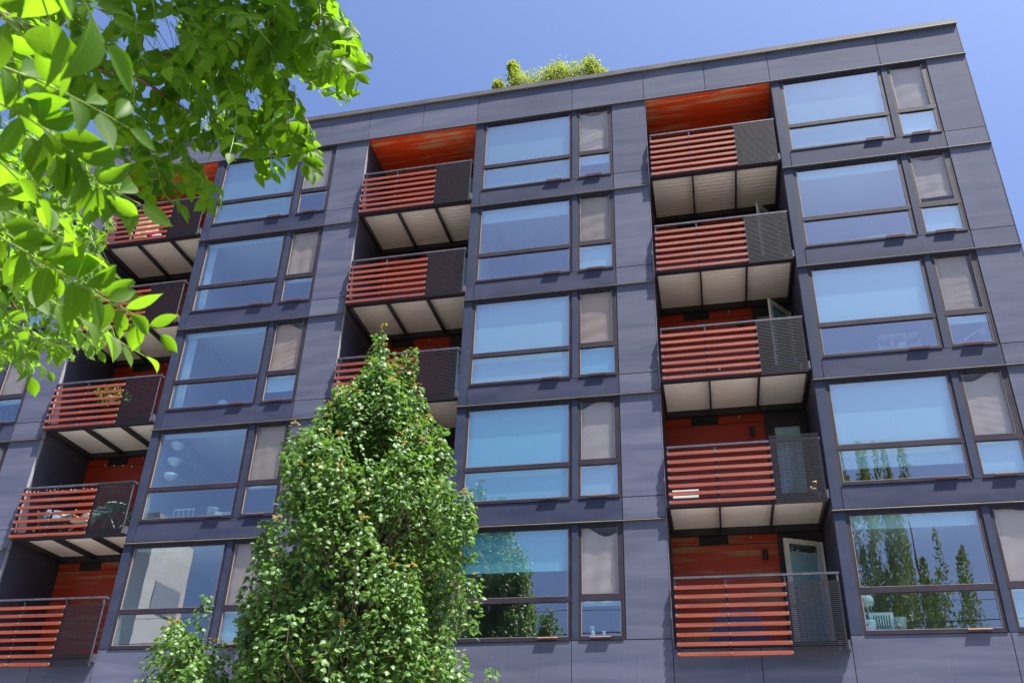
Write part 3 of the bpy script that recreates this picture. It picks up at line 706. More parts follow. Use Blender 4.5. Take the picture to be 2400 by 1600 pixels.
# ------------------------------------------------------------------ yellowwood tree arching over the camera from the left
def yellowwood():
    R = random.Random(21)
    base = Vector((-6.6, -14.6, .1))
    t = thing('yellowwood_tree', 'bright green leafy tree whose branches hang into the picture at upper left', 'tree', base)
    br = MB(); st = MB()
    def limb(pts, rads, k=6):
        b2 = MB().tube(pts, rads, k); part(b2, 'trunk' if k == 10 else 'branch', M['bark'] if k == 10 else M['twig'], t, smooth=True)
    limb([(-6.6, -14.6, .1), (-6.55, -14.6, 1.5), (-6.3, -14.65, 3.0), (-5.9, -14.8, 4.4)], [.20, .17, .14, .11], 10)
    A1 = P3(40, 50, 3.3); A2 = P3(130, 105, 3.3); A3 = P3(215, 155, 3.35); A4 = P3(330, 185, 3.5); A5 = P3(440, 260, 3.7)
    limb([(-6.3, -14.65, 3.0), (-4.6, -14.9, 3.9), P3(-200, -60, 3.3), A1, A2, A3, A4, A5], [.09, .06, .03, .012, .010, .009, .006, .003])
    B0 = P3(380, -120, 4.0); B1 = P3(425, 0, 4.0); B2 = P3(480, 48, 4.0); B3 = P3(590, 130, 4.0); B4 = P3(690, 240, 4.1); B5 = P3(740, 380, 4.2)
    limb([(-5.9, -14.8, 4.4), (-4.4, -14.9, 5.4), B0, B1, B2, B3, B4, B5], [.09, .06, .03, .015, .012, .010, .007, .003])
    C1 = P3(210, 150, 3.6); C2 = P3(300, 140, 3.6); C3 = P3(430, 125, 3.7)
    limb([A2, C1, C2, C3, P3(560, 120, 3.9)], [.008, .007, .006, .005, .003], 5)
    limb([B1, P3(600, -10, 4.2), P3(720, 40, 4.3), P3(790, 95, 4.3), P3(820, 160, 4.3)], [.012, .010, .008, .006, .003], 5)
    limb([B2, P3(640, 90, 4.1), P3(740, 130, 4.2), P3(800, 165, 4.2)], [.009, .007, .005, .003], 5)
    limb([(-5.9, -14.8, 4.4), (-6.0, -12.6, 5.2), P3(-120, 330, 6.2), P3(30, 420, 6.0), P3(140, 560, 6.0), P3(230, 690, 6.0)], [.08, .06, .03, .02, .01, .004])
    limb([(-6.0, -12.6, 5.2), P3(-140, 560, 6.2), P3(20, 700, 6.2), P3(90, 800, 6.2)], [.05, .02, .012, .004])
    near = []; mid = []; crown = []
    def spray(p0, p1, nl, ll, wid, out, droop=.0, broad=.6, rmax=.0022, mask=None, tb=(0, .8)):
        """pinnate spray: stem p0->p1 with alternating leaflets; ll leaf length"""
        p0 = np.array(p0); p1 = np.array(p1); ax = p1-p0; L = np.linalg.norm(ax); ax = ax/L
        view = np.array((p0+p1)/2-np.array(CAM)); view /= np.linalg.norm(view)
        nrm = -view*broad+np.array([0, 0, .55])+rv(R, .42); nrm -= ax*nrm.dot(ax); nrm /= np.linalg.norm(nrm)
        side = np.cross(nrm, ax); pts = []; bow = R.uniform(-.10, .10)*L; tt = R.uniform(*tb)
        for i in range(7):
            u = i/6; pts.append(p0+(p1-p0)*u+side*bow*math.sin(math.pi*u)+np.array([0, 0, -droop*L*u*u]))
        def at(u):
            k = min(5, int(u*6)); w = u*6-k; return pts[k]*(1-w)+pts[k+1]*w
        keep = []
        for i in range(nl):
            u = .12+.88*i/max(1, nl-1); last = i == nl-1; sg = 1 if i % 2 else -1
            d = ax*(1.0 if last else R.uniform(.35, .7))+(0 if last else 1)*side*sg*R.uniform(.75, 1.0)+np.array([0, 0, -R.uniform(.05, .45)])+rv(R, .13)
            sz = ll*(.72+.28*math.sin(math.pi*min(1, .25+.6*u)))*R.uniform(.82, 1.12)
            d /= np.linalg.norm(d); p = at(u)+d*ll*.05; c = p+d*sz*.5
            n2 = nrm+rv(R, .30)
            if mask:
                x, y, _ = proj(c); x2, y2, _ = proj(p+d*sz)
                if not mask(x, y) or not mask(x2*.8+x*.2, y2*.8+y*.2): continue
            out.append((p, d, n2, sz, max(0, min(.85, tt+R.gauss(0, .1))))); keep.append(u)
        if keep:
            e = int(max(keep)*6+.99); q = pts[:max(2, e+1)]
            st.tube(q, [rmax*(1-.55*i/len(q)) for i in range(len(q))], 4, False)
    # --- closest sprays (a metre or so away)
    NEAR = [((-60, -60), (80, 110), 1.25, 1.3, 5, .075), ((70, -120), (140, 110), 1.15, 1.2, 4, .078), ((110, -110), (245, 100), 1.15, 1.2, 4, .082),
            ((-40, 140), (300, 300), 1.35, 1.45, 9, .062), ((-60, 215), (245, 455), 1.35, 1.45, 12, .068), ((30, 290), (330, 480), 1.4, 1.5, 10, .060),
            ((-50, 330), (200, 590), 1.5, 1.6, 11, .060), ((-60, 520), (300, 735), 1.55, 1.65, 12, .064), ((10, 545), (375, 780), 1.6, 1.75, 11, .064),
            ((-50, 600), (340, 835), 1.7, 1.9, 13, .060), ((-40, 640), (70, 880), 1.9, 2.0, 10, .055), ((-60, 430), (110, 640), 1.6, 1.7, 10, .058), ((-40, 20), (60, 230), 1.5, 1.5, 7, .062),
            ((-50, 700), (110, 870), 2.2, 2.3, 10, .05), ((60, 620), (230, 820), 2.4, 2.5, 10, .050), ((-60, 470), (150, 560), 1.9, 2.0, 10, .055), ((100, 560), (330, 690), 2.6, 2.7, 10, .052), ((-40, 380), (120, 500), 2.0, 2.0, 9, .055)]
    for (a, b, d0, d1, nl, ll) in NEAR:
        spray(P3(*a, d0), P3(*b, d1), nl, ll, 0, near, 0, 1.0, .0020, None, (.3, .8))
    # --- middle canopy
    PM = [(-80, -80), (760, -80), (790, 20), (838, 60), (850, 110), (890, 140), (862, 200), (808, 250), (752, 205), (712, 215), (715, 260), (745, 320), (775, 400), (750, 432), (700, 425), (645, 445), (605, 440), (560, 385), (530, 385),
          (500, 400), (545, 500), (510, 520), (440, 530), (395, 470), (350, 500), (322, 470), (300, 400), (255, 360), (245, 300), (160, 260), (-80, 300)]
    HOLES = [(560, 150, 14, 12), (620, 60, 16, 10), (520, 60, 12, 9), (360, 210, 18, 16), (600, 240, 16, 20), (280, 110, 14, 12), (480, 290, 16, 14), (300, 260, 18, 14), (740, 60, 12, 10), (395, 85, 28, 45), (235, 45, 22, 36), (345, 110, 16, 20), (430, 250, 18, 14), (655, 165, 16, 20), (690, 205, 26, 26), (150, 85, 12, 9), (470, 235, 12, 10)]
    def mmask(x, y):
        if not inpoly(x, y, PM): return False
        for hx, hy, ha, hb in HOLES:
            if ((x-hx)/ha)**2+((y-hy)/hb)**2 < 1: return False
        return True
    HANG = [((690, 200), (700, 300)), ((700, 230), (752, 405)), ((650, 270), (660, 432)), ((625, 280), (612, 440)), ((530, 250), (528, 375)), ((430, 250), (432, 350)), ((560, 200), (600, 330)), ((350, 250), (345, 400)),
            ((335, 300), (365, 470)), ((300, 330), (335, 500)), ((395, 320), (430, 515)), ((420, 340), (500, 510)), ((430, 380), (535, 505)), ((440, 350), (470, 440)), ((600, 60), (770, 130)), ((650, 80), (850, 130)),
            ((640, 110), (800, 230)), ((620, 130), (750, 210)), ((700, -20), (800, 60)), ((720, 20), (840, 90)), ((470, 200), (470, 340)), ((270, 200), (290, 330)), ((400, 150), (395, 240)), ((700, 60), (868, 138)), ((660, 130), (845, 190)), ((520, 100), (640, 240)), ((450, 120), (480, 330)), ((480, 180), (500, 350)), ((560, 180), (575, 380)), ((600, 150), (640, 330)), ((640, 180), (690, 380)), ((360, 180), (400, 340)), ((310, 180), (330, 340)), ((250, 150), (285, 320)), ((200, 150), (250, 310)), ((400, 330), (520, 470)), ((300, 350), (440, 400)), ((690, 250), (745, 400)), ((700, 0), (845, 60)), ((730, 90), (870, 150)), ((700, 110), (840, 215)), ((500, 150), (560, 330)), ((150, 150), (200, 280)), ((330, 60), (400, 150)), ((100, 150), (160, 290)), ((260, 260), (350, 400)), ((330, 360), (430, 500)), ((370, 370), (490, 490)), ((420, 370), (520, 450)), ((350, 340), (400, 480)), ((690, 290), (740, 420)), ((660, 250), (715, 400)), ((610, 300), (640, 430)), ((300, 360), (345, 470)), ((240, 280), (300, 400))]
    for a, b in HANG:
        for rep in range(1 if b[1] > 360 else 2):
            j = R.gauss(0, 6); d = R.uniform(3.4, 4.3); spray(P3(a[0]+j, a[1]+j, d), P3(b[0]-10+j, b[1]-16, d+R.uniform(-.2, .2)), R.randint(8, 11), .080, 0, mid, 0, .7, .0016, mmask)
    CORE = [(-80, -80), (750, -80), (780, 0), (800, 60), (790, 130), (720, 150), (680, 190), (610, 215), (560, 200), (480, 200), (420, 215), (330, 190), (250, 185), (160, 180), (-80, 160)]
    k = 0
    while k < 235:
        x = R.uniform(-60, 830); y = R.uniform(-80, 300)
        if not inpoly(x, y, CORE): continue
        dens = 1.0 if x > 400 else .55
        if R.random() > dens: continue
        d = R.uniform(3.0, 4.6); ang = R.gauss(1.05, .45); Lp = R.uniform(90, 170)
        spray(P3(x, y, d), P3(x+Lp*math.cos(ang), y+Lp*math.sin(ang), d+R.uniform(-.35, .35)), R.randint(7, 10), R.uniform(.064, .086), 0, mid, .05, .55, .0016, mmask); k += 1
    # --- smaller, farther leaves at lower left
    PL = [(-60, 260), (160, 280), (235, 330), (300, 430), (282, 470), (255, 560), (245, 630), (335, 668), (330, 690), (245, 700), (262, 790), (220, 865), (190, 800), (165, 850), (112, 868), (108, 800), (62, 905), (30, 850), (-60, 900)]
    PH = [(150, 720, 20, 14), (190, 590, 22, 14), (205, 780, 16, 10), (250, 600, 18, 10), (120, 760, 12, 14), (232, 520, 14, 20)]
    def lmask(x, y): return inpoly(x, y, PL) and not any(((x-a)/c)**2+((y-b)/e)**2 < 1 for a, b, c, e in PH)
    far = []
    k = 0
    while k < 340:
        x = R.uniform(-60, 280); y = R.uniform(230, 840)
        if not inpoly(x, y, PL): continue
        d = R.uniform(5.2, 7.2); ang = R.gauss(.95, .4); Lp = R.uniform(60, 110)
        spray(P3(x, y, d), P3(x+Lp*math.cos(ang), y+Lp*math.sin(ang), d+R.uniform(-.3, .3)), R.randint(7, 9), R.uniform(.065, .085), 0, far, .03, .6, .0018, lmask); k += 1
    # --- upper crown above the picture, sunward of the visible leaves (shades them as in the photograph)
    for k in range(6000):
        c = P3(R.uniform(250, 620), R.uniform(-60, 190), R.uniform(3.0, 4.4)); h = R.uniform(.35, 1.9)
        p = np.array(c)+np.array(SUN)*h+rv(R, .10)
        x, y, _ = proj(p)
        if y > -25: continue
        crown.append((p, rv(R)+np.array([0, 0, -.5]), np.array([0, 0, 1.])+rv(R, .6), R.uniform(.08, .1), R.random()*.8))
    wl = -Vector(t.location)
    for o in (part(st, 'leaf_stem', M['petiole'], t, smooth=True, kind='stuff'),): pass
    # nearest 300 leaves are objects of their own, sharing a few meshes
    allv = [(l, True) for l in near]+[(l, False) for l in mid]
    def vis(l):
        x, y, d = proj(l[0]+l[1]*l[3]*.5); on = -30 < x < 2430 and -30 < y < 1630; return (l[3]/d if on else 0)
    allv.sort(key=lambda q: -vis(q[0]))
    tm = [tmpl_mesh('leaf', OV, M['leaf_near'], tv) for tv in (.05, .2, .35, .5, .65, .8)]; tmv = [[tmpl_mesh('leaf', make_leaf((0, .07, .2, .38, .56, .72, .86, .94, 1), ww, cu, be), M['leaf_near'], tv) for tv in (.05, .2, .35, .5, .65, .8)] for ww, cu, be in (((0, .08, .17, .235, .235, .18, .09, .03, 0), .5, .30), ((0, .11, .21, .26, .235, .165, .075, .025, 0), .1, -.06), ((0, .09, .18, .25, .25, .20, .11, .04, 0), .7, .12))]; tm2 = [tmpl_mesh('leaf', OV, M['leaf_mid'], tv) for tv in (.05, .2, .35, .5, .65, .8)]
    for l, isn in allv[:300]:
        o = link('leaf', (R.choice([tm]+tmv) if isn else tm2)[min(5, int(l[4]*7))], t)
        Rm = frame_mat(l[1], l[2]); mw = Matrix(((Rm[0][0], Rm[1][0], Rm[2][0]), (Rm[0][1], Rm[1][1], Rm[2][1]), (Rm[0][2], Rm[1][2], Rm[2][2]))).to_4x4()
        o.matrix_basis = Matrix.Translation(Vector(l[0])+wl) @ mw @ Matrix.Scale(l[3], 4)
    o = leaf_cloud('foliage', OV, [l for l, _ in allv[300:]], M['leaf_mid'], t); o.location = wl
    o = leaf_cloud('outer_foliage', OVs, far, M['leaf_near'], t); o.location = wl
    o = leaf_cloud('upper_crown', OVs, crown, M['leaf_near'], t); o.location = wl
yellowwood()

# ------------------------------------------------------------------ roof planting
def shrub(name, label, cat, blobs, mat, nper, size, tmpl=OVs, group=None, seed=1, stems=True, base=None):
    R = random.Random(seed); b0 = base or (blobs[0][0], blobs[0][1], TOP+.5)
    t = thing(name, label, cat, b0, group)
    mb = MB(); lv = []
    for (x, y, z, rx, rz) in blobs:
        if stems: mb.tube([b0, ((x+b0[0])/2, (y+b0[1])/2, (z+b0[2])/2+.05), (x, y, z)], [.03, .02, .006], 5, False)
        for k in range(nper):
            e = rv(R); e /= np.linalg.norm(e); rr = R.random()**.4*(1+.18*math.sin(7*e[0]+5*e[2]+x))*(1.25 if R.random() < .12 else 1)
            p = np.array([x, y, z])+e*np.array([rx, rx, rz])*rr
            lv.append((p, e+rv(R, .5)+np.array([0, 0, -.2]), e*.4+np.array([0, 0, .7])+rv(R, .5), size*R.uniform(.7, 1.2), R.random()*.9))
    if stems: part(mb, 'stems', M['bark'], t)
    o = leaf_cloud('leaves', tmpl, lv, M[mat], t); o.location = -Vector(t.location)
    return t
shrub('roof_shrub', 'sunlit yellow green shrub spilling over the parapet edge at the middle', 'shrub',
      [(-5.1, 2.0, 22.9, .30, .45), (-4.95, 2.0, 23.7, .20, .50), (-5.05, 2, 24.15, .13, .22), (-4.7, 2, 23.3, .40, .35), (-5.5, 2.0, 23.4, .15, .25), (-4.5, 2.0, 23.0, .48, .50), (-4.0, 2.0, 23.1, .50, .55), (-3.5, 2.0, 23.1, .50, .6), (-3.8, 2.0, 23.2, .45, .5), (-3.2, 2.0, 23.3, .45, .55), (-2.75, 2, 23.35, .4, .45), (-2.5, 2, 23.6, .25, .4), (-3.6, 2, 23.6, .35, .35), (-2.2, 2.0, 23.1, .25, .35), (-6.0, 2, 22.6, .12, .15), (-6.9, 2, 22.25, .08, .15)],
      'leaf_roof', 1100, .068, seed=3, base=(-3.8, 2.0, TOP+.5))
shrub('roof_shrub', 'low yellow green roof shrub seen between the hanging leaves on the left', 'shrub',
      [(-16.2, 2.0, 23.3, .5, .45), (-15.4, 2.0, 23.5, .5, .5), (-14.7, 2, 23.2, .5, .4), (-14.0, 2, 22.8, .4, .4)], 'leaf_roof', 400, .08, seed=4, base=(-15.2, 2.0, TOP+.5))

# ------------------------------------------------------------------ things on the balconies
def bal_z(n): return F(n)+.415
def potted(x, y, z, label, pot='terracotta', r=.11, h=.2, blobs=None, n=160, size=.06, seed=1, name='potted_plant', group=None):
    t = thing(name, label, 'potted plant', (x, y, z), group); R = random.Random(seed)
    MB().lathe((0, 0, 0), [(r*.7, 0), (r, h), (r*1.06, h), (r*1.06, h*1.08), (r*.9, h*1.08)], 12).build('pot', M[pot], t, smooth=True)
    lv = []
    for (dx, dy, dz, rr) in (blobs or [(0, 0, h+.18, .2)]):
        for k in range(n):
            e = rv(R); e /= np.linalg.norm(e); p = np.array([dx, dy, dz])+e*rr*R.random()**.4
            lv.append((p, e+np.array([0, 0, -.2])+rv(R, .3), np.array([0, 0, .8])+rv(R, .5), size*R.uniform(.6, 1.2), R.random()*.8))
    leaf_cloud('leaves', OVs, lv, M['leaf_pot'], t)
    return t
L0 = REC[1][0]
def stand(x, y, z, w, d, h, label, mat='black', name='plant_stand'):
    t = thing(name, label, 'stand', (x, y, z)); 
    MB().box(-w/2, w/2, -d/2, d/2, h-.02, h).build('shelf', M[mat], t)
    for sx in (-1, 1):
        for sy in (-1, 1): MB().box(sx*(w/2-.01)-.008, sx*(w/2-.01)+.008, sy*(d/2-.01)-.008, sy*(d/2-.01)+.008, 0, h-.02).build('leg', M[mat], t)
    return t
stand(L0+1.55, .22, bal_z(3), .75, .3, .55, 'dark metal stand under the trailing plant on the left balcony')
potted(L0+1.65, .20, bal_z(3)+.55, 'bushy trailing plant in a white pot on the metal stand, left balcony', 'white', .11, .19, [(0, 0, .30, .24), (-.35, 0, .36, .2), (.3, 0, .2, .18), (-.05, 0, .02, .25)], 130, .07, 5)
potted(L0+1.25, .22, bal_z(4), 'bright green bushy plant behind the slats of the upper left balcony', 'terracotta', .12, .22, [(0, 0, .5, .25), (.3, 0, .75, .22), (.05, 0, .85, .15)], 150, .06, 6)
potted(L0+2.9, .4, bal_z(4), 'small plant at the rod screen of the upper left balcony', 'black', .1, .2, [(0, 0, .7, .18), (0, 0, 1.05, .12), (-.4, 0, .3, .1)], 90, .05, 7)
# boxes on the top left balcony
t = thing('cardboard_box', 'tall brown cardboard box behind the slats of the top left balcony', 'box', (L0+.95, .35, bal_z(5)))
MB().box(-.25, .25, -.15, .2, 0, .95).build('carton', M['cardboard'], t); MB().box(-.05, .05, -.153, -.1505, .3, .36).box(-.2, -.1, -.153, -.1505, .55, .6).build('tape_label', M['white'], t)
t = thing('cardboard_box', 'smaller carton beside the tall cardboard box, top left balcony', 'box', (L0+1.32, .4, bal_z(5)))
MB().box(-.13, .13, -.12, .15, 0, .75).build('carton', M['cardboard'], t)
t = thing('toy_bag', 'pink and white bundle next to the cartons on the top left balcony', 'bag', (L0+1.5, .22, bal_z(5)))
MB().sphere((-.12, 0, .22), .12, 10).sphere((-.02, 0, .10), .1, 10).build('bundle', M['pink'], t, smooth=True); MB().box(.08, .24, -.05, .05, .08, .20).build('packet', M['white'], t)

# seating on the second balcony from below, left column
def lounge_chair(x, y, rz, label):
    t = thing('lounge_chair', label, 'chair', (x, y, bal_z(2)), 'wooden lounge chairs on the left balcony'); t.rotation_euler = (0, 0, rz)
    for s in (-1, 1):
        MB().tube([(s*.28, -.40, 0), (s*.28, -.05, .34), (s*.28, .28, .78)], .022, 6).build('back_post', M['wood'], t)
        MB().tube([(s*.28, .35, 0), (s*.28, .1, .30), (s*.28, -.42, .40)], .022, 6).build('leg', M['wood'], t)
        MB().tube([(s*.31, -.40, .50), (s*.31, .0, .54), (s*.31, .18, .60)], .024, 6).build('armrest', M['wood'], t)
    MB().hexa([(-.26, -.40, .34), (.26, -.40, .34), (.26, .10, .28), (-.26, .10, .28), (-.26, -.40, .42), (.26, -.40, .42), (.26, .10, .36), (-.26, .10, .36)]).build('seat_cushion', M['teal'], t)
    MB().hexa([(-.26, .06, .33), (.26, .06, .33), (.26, .16, .31), (-.26, .16, .31), (-.26, .26, .80), (.26, .26, .80), (.26, .34, .78), (-.26, .34, .78)]).build('back_cushion', M['white'], t)
lounge_chair(L0+.72, .42, .5, 'wooden lounge chair nearest the wall on the balcony with string lights')
lounge_chair(L0+1.45, .46, -.3, 'wooden lounge chair in the middle of the balcony with string lights')
def folding_chair(x, y, rz, label):
    t = thing('folding_chair', label, 'chair', (x, y, bal_z(2)), 'mint folding chairs on the left balcony'); t.rotation_euler = (0, 0, rz)
    for s in (-1, 1):
        MB().tube([(s*.2, -.22, 0), (s*.2, .20, .85)], .011, 5).build('leg', M['mint'], t)
        MB().tube([(s*.18, .22, 0), (s*.18, -.2, .46)], .011, 5).build('leg', M['mint'], t)
    MB().box(-.19, .19, -.2, .16, .45, .465).build('seat', M['mint'], t)
    for k in range(2): MB().box(-.2, .2, .155+.04*k, .17+.04*k, .62+.12*k, .70+.12*k).build('back_slat', M['mint'], t)
folding_chair(L0+2.02, .40, .2, 'mint green folding chair beside the wooden lounge chairs')
folding_chair(L0+2.88, .42, -.9, 'mint green folding chair behind the black rod screen, left balcony')
t = thing('folding_table', 'small mint green folding table behind the rod screen of the left balcony', 'table', (L0+2.48, .38, bal_z(2)))
MB().lathe((0, 0, .69), [(.29, 0), (.30, .01), (.30, .02), (.29, .03)], 20).build('table_top', M['mint'], t)
for s in (-1, 1): MB().tube([(s*.22, -.15, 0), (-s*.22, -.15, .69)], .011, 5).tube([(s*.22, .15, 0), (-s*.22, .15, .69)], .011, 5).build('leg', M['mint'], t)
t = thing('tray_table', 'low round blue and green tray table between the lounge chairs', 'table', (L0+1.72, .18, bal_z(2)))
MB().lathe((0, 0, .22), [(.2, 0), (.24, .03), (.25, .03), (.25, .04)], 18).build('tray', M['white'], t); MB().lathe((0, 0, 0), [(.03, 0), (.03, .22)], 8).build('leg', M['black'], t); MB().lathe((0, 0, .262), [(.16, 0), (.16, .006)], 16).build('mat', M['mint'], t)

def string_lights(name, label, pts, nb, r=.014, sag=.03, mat='bulb', jit=.03):
    R = random.Random(len(pts)*7+nb); t = thing(name, label, 'string lights', pts[0])
    o0 = Vector(pts[0]); P = [Vector(p)-o0 for p in pts]
    cab = []; tot = nb*2
    for i in range(tot+1):
        u = i/tot*(len(P)-1); k = min(len(P)-2, int(u)); w = u-k; q = P[k].lerp(P[k+1], w); q.z += R.uniform(-1, .4)*jit-(sag if i % 2 else 0); cab.append(q)
    MB().tube(cab, .0035, 4, False).build('wire', M['cable'], t)
    me = MB().sphere((0, 0, 0), r, 8).mesh('bulb', M[mat], True)
    for i in range(1, tot, 2): link('bulb', me, t, loc=tuple(cab[i]+Vector((0, -.004, -r))))
a = L0; string_lights('string_lights', 'fairy lights wound along the handrail of the left balcony', [(a+.1, -.105, F(2)+1.53), (a+1.6, -.105, F(2)+1.50), (a+3.15, -.105, F(2)+1.53)], 26, .013, .06, jit=.05)
string_lights('string_lights', 'fairy lights hanging across the orange wall above the lounge chairs', [(a+.55, 1.7, F(2)+3.0), (a+1.6, 1.6, F(2)+2.85), (a+3.0, 1.6, F(2)+3.0)], 7, .02, .03)
a = REC[2][0]
for n, lb in ((5, 'fairy lights along the foot of the rod screen, top middle balcony'), (4, 'fairy lights along the foot of the rod screen, second middle balcony from the top')):
    string_lights('string_lights', lb, [(a+2.2, -.10, F(n)+.36), (a+3.12, -.10, F(n)+.38)], 10, .012, 0, jit=.006)
# right column balconies
a = REC[3][0]
t = thing('planter_box', 'white trough planter behind the slats of the second balcony from below', 'planter', (a+.42, .25, bal_z(2)))
MB().box(-.26, .26, -.1, .1, .0, .22).build('trough', M['white'], t); MB().box(-.27, .27, -.11, .11, .22, .245).build('rim', M['white'], t)
potted(a+1.32, .05, bal_z(3), 'tiny potted cactus with two canes on the right column balcony', 'white', .035, .07, [(0, 0, .12, .05)], 30, .04, 9)
t = thing('covered_grill', 'grill under a dark navy cover on the lowest right balcony', 'grill', (a+1.25, .75, bal_z(1)))
MB().hexa([(-.62, -.28, 0), (.62, -.28, 0), (.62, .28, 0), (-.62, .28, 0), (-.42, -.2, .62), (.45, -.2, .62), (.45, .2, .62), (-.42, .2, .62)]).hexa([(-.4, -.2, .62), (.43, -.2, .62), (.43, .2, .62), (-.4, .2, .62), (-.3, -.08, .80), (.32, -.08, .80), (.32, .08, .80), (-.3, .08, .80)]).build('cover', M['navy'], t)
t = thing('dog_figure', 'small tan dog figure peeking at the rod screen corner, second balcony from below', 'figure', (a+2.95, .2, bal_z(2)))
MB().sphere((0, 0, .12), .09, 10).sphere((.04, -.05, .25), .055, 10).build('body', M['wood'], t, smooth=True)
string_lights('string_lights', 'string lights draped inside the open balcony door at the bottom right', [(a+2.45, 1.30, F(1)+2.72), (a+2.75, 1.42, F(1)+2.60), (a+3.05, 1.62, F(1)+2.66)], 5, .015, .02)
potted(a+.35, .9, bal_z(4), 'small plant pot on the second balcony from the top, right column', 'terracotta', .08, .14, [(0, 0, .2, .1)], 40, .05, 12)

# ------------------------------------------------------------------ things behind the windows
def at_sill(bi, n, x, y=.35): return (BAY[bi][0]+x, y, F(n)+.36)
def curtain(bi, n, x0, x1, label):
    X = BAY[bi][0]; z0 = F(n)+.40; z1 = F(n)+2.88; mb = MB(); k = 28
    for i in range(k+1):
        x = X+x0+(x1-x0)*i/k; y = .19+.025*math.sin(i*1.9)
        mb.v += [(x, y, z0), (x, y, z1)]
    for i in range(k): mb.f.append((2*i, 2*i+2, 2*i+3, 2*i+1))
    mb.v = [(v[0]-X-x0, v[1]-.19, v[2]-z0) for v in mb.v]
    t = thing('curtain', label, 'curtain', (X+x0, .19, z0)); mb.build('fabric', M['sheer'], t, smooth=True)
    MB().tube([(-.02, 0, z1-z0), (x1-x0+.02, 0, z1-z0)], .01, 6).build('rod', M['bolt'], t)
curtain(1, 4, .30, .52, 'sheer white curtain drawn to the left in the second window from the top, left bay')
curtain(1, 3, .30, .55, 'sheer white curtain drawn to the left in the third window from the top, left bay')
# pendant bulbs and lamps in the middle bay
for k, (x, z, s) in enumerate([(.55, .98, 0), (.95, .90, 0), (1.25, .88, 0), (1.60, .92, 0), (2.12, 1.05, 0), (2.36, 1.12, 0)]):
    pass
t = thing('pendant_bulbs', 'row of small glowing pendant bulbs behind the second window from the top, middle bay', 'lamp', at_sill(2, 4, .3, .6))
for (x, z) in [(.3, 1.02), (.68, .95), (.98, .93), (1.32, .95), (1.80, 1.08), (2.0, 1.18)]:
    MB().tube([(x-.0, 0, z-.28), (x, 0, 2.5)], .002, 4).build('cord', M['cable'], t)
    MB().sphere((x, 0, z-.32), .03, 8).build('bulb', M['bulb'], t)
t = thing('globe_lamp', 'two round paper lampshades low behind the window with pendant bulbs', 'lamp', at_sill(2, 4, 1.4, .7))
MB().sphere((0, 0, .36), .22, 16).build('lamp_shade', M['sheer'], t, smooth=True); MB().sphere((.35, .2, .5), .20, 16).build('lamp_shade', M['sheer'], t, smooth=True); MB().tube([(0, 0, 0), (0, 0, .2)], .02, 6).build('stem', M['black'], t)
t = thing('hanging_planter', 'three white pots hung in a column behind the fourth window from the top, left bay', 'planter', at_sill(1, 2, .62, .3))
for z in (2.15, 1.72, 1.32): MB().lathe((0, 0, z), [(.07, 0), (.17, .08), (.18, .16), (.15, .16)], 14).build('pot', M['white'], t, smooth=True)
MB().tube([(0, 0, 1.3), (0, 0, 2.5)], .004, 4).build('cord', M['sheer'], t)
def crate(bi, n, x, label, w=.52, h=.34):
    t = thing('wire_crate', label, 'crate', at_sill(bi, n, x, .3))
    for k in range(5): MB().box(-w/2+k*w/4-.006, -w/2+k*w/4+.006, -.01, .0, .2, .2+h).build('wire', M['white'], t)
    MB().box(-w/2, w/2, -.012, .012, .18, .2).box(-w/2, w/2, -.012, .012, .2+h, .22+h).box(-w/2, w/2, 0, .3, .17, .18).build('rim', M['white'], t)
    MB().box(-w/2+.02, w/2-.02, 0, .28, 0, .17).build('stool', M['white'], t)
crate(1, 2, 1.18, 'white wire crate on the sill beside the hanging pots')
t = thing('storage_bin', 'white round bin next to the wire crate behind the left bay window', 'bin', at_sill(1, 2, 1.95, .3)); MB().lathe((0, 0, 0), [(.1, 0), (.13, .5), (.14, .5), (.14, .53)], 14).build('body', M['white'], t, smooth=True)
t = thing('rolled_towel', 'white rolled towel lying by the round bin behind the left bay window', 'towel', at_sill(1, 2, 2.25, .3)); MB().tube([(-.2, 0, .36), (.28, 0, .36)], .07, 10).box(-.18, .26, -.06, .06, 0, .29).build('roll', M['white'], t)
t = thing('sofa', 'pale sofa back low behind the third window from the top, left bay', 'sofa', at_sill(1, 3, 1.9, .45)); MB().box(-.7, .5, 0, .6, 0, .36).build('seat', M['sheer'], t); MB().box(-.7, .5, -.02, .18, .36, .46).sphere((-.45, .1, .52), .14, 10).build('backrest', M['sheer'], t)
t = thing('shelf_unit', 'open white grid shelf behind the third window from the top, right bay', 'shelf', at_sill(3, 3, 1.55, .5))
for k in range(4): MB().box(k*.27-.01, k*.27+.01, 0, .25, 0, .92 if k in (1, 2) else .72).build('upright', M['white'], t)
for k in range(3): MB().box(0, .81, 0, .25, .32+k*.28, .335+k*.28).build('shelf', M['white'], t)
t = thing('table_lamp', 'round white lamp standing in the grid shelf, right bay', 'lamp', at_sill(3, 3, 1.97, .45)); MB().sphere((0, 0, .56), .09, 12).build('lamp_shade', M['white'], t, smooth=True); MB().tube([(0, 0, 0), (0, 0, .48)], .01, 5).build('stem', M['bolt'], t)
t = thing('desk', 'white desk corner behind the second window from the top, right bay', 'desk', at_sill(3, 4, 2.2, .5)); MB().box(-.45, .4, 0, .6, .62, .65).build('desk_top', M['white'], t)
for x in (-.42, .37): MB().box(x, x+.03, 0, .03, 0, .62).build('leg', M['white'], t)
t = thing('air_conditioner', 'white portable air conditioner with dark grille at the sill of the lowest right window', 'air conditioner', at_sill(3, 1, .62, .22))
MB().box(-.20, .22, 0, .3, .0, .62).build('body', M['white'], t)
for k in range(7): MB().box(-.14+k*.045, -.125+k*.045, -.006, -.001, .32, .56).build('grille_slat', M['black'], t)
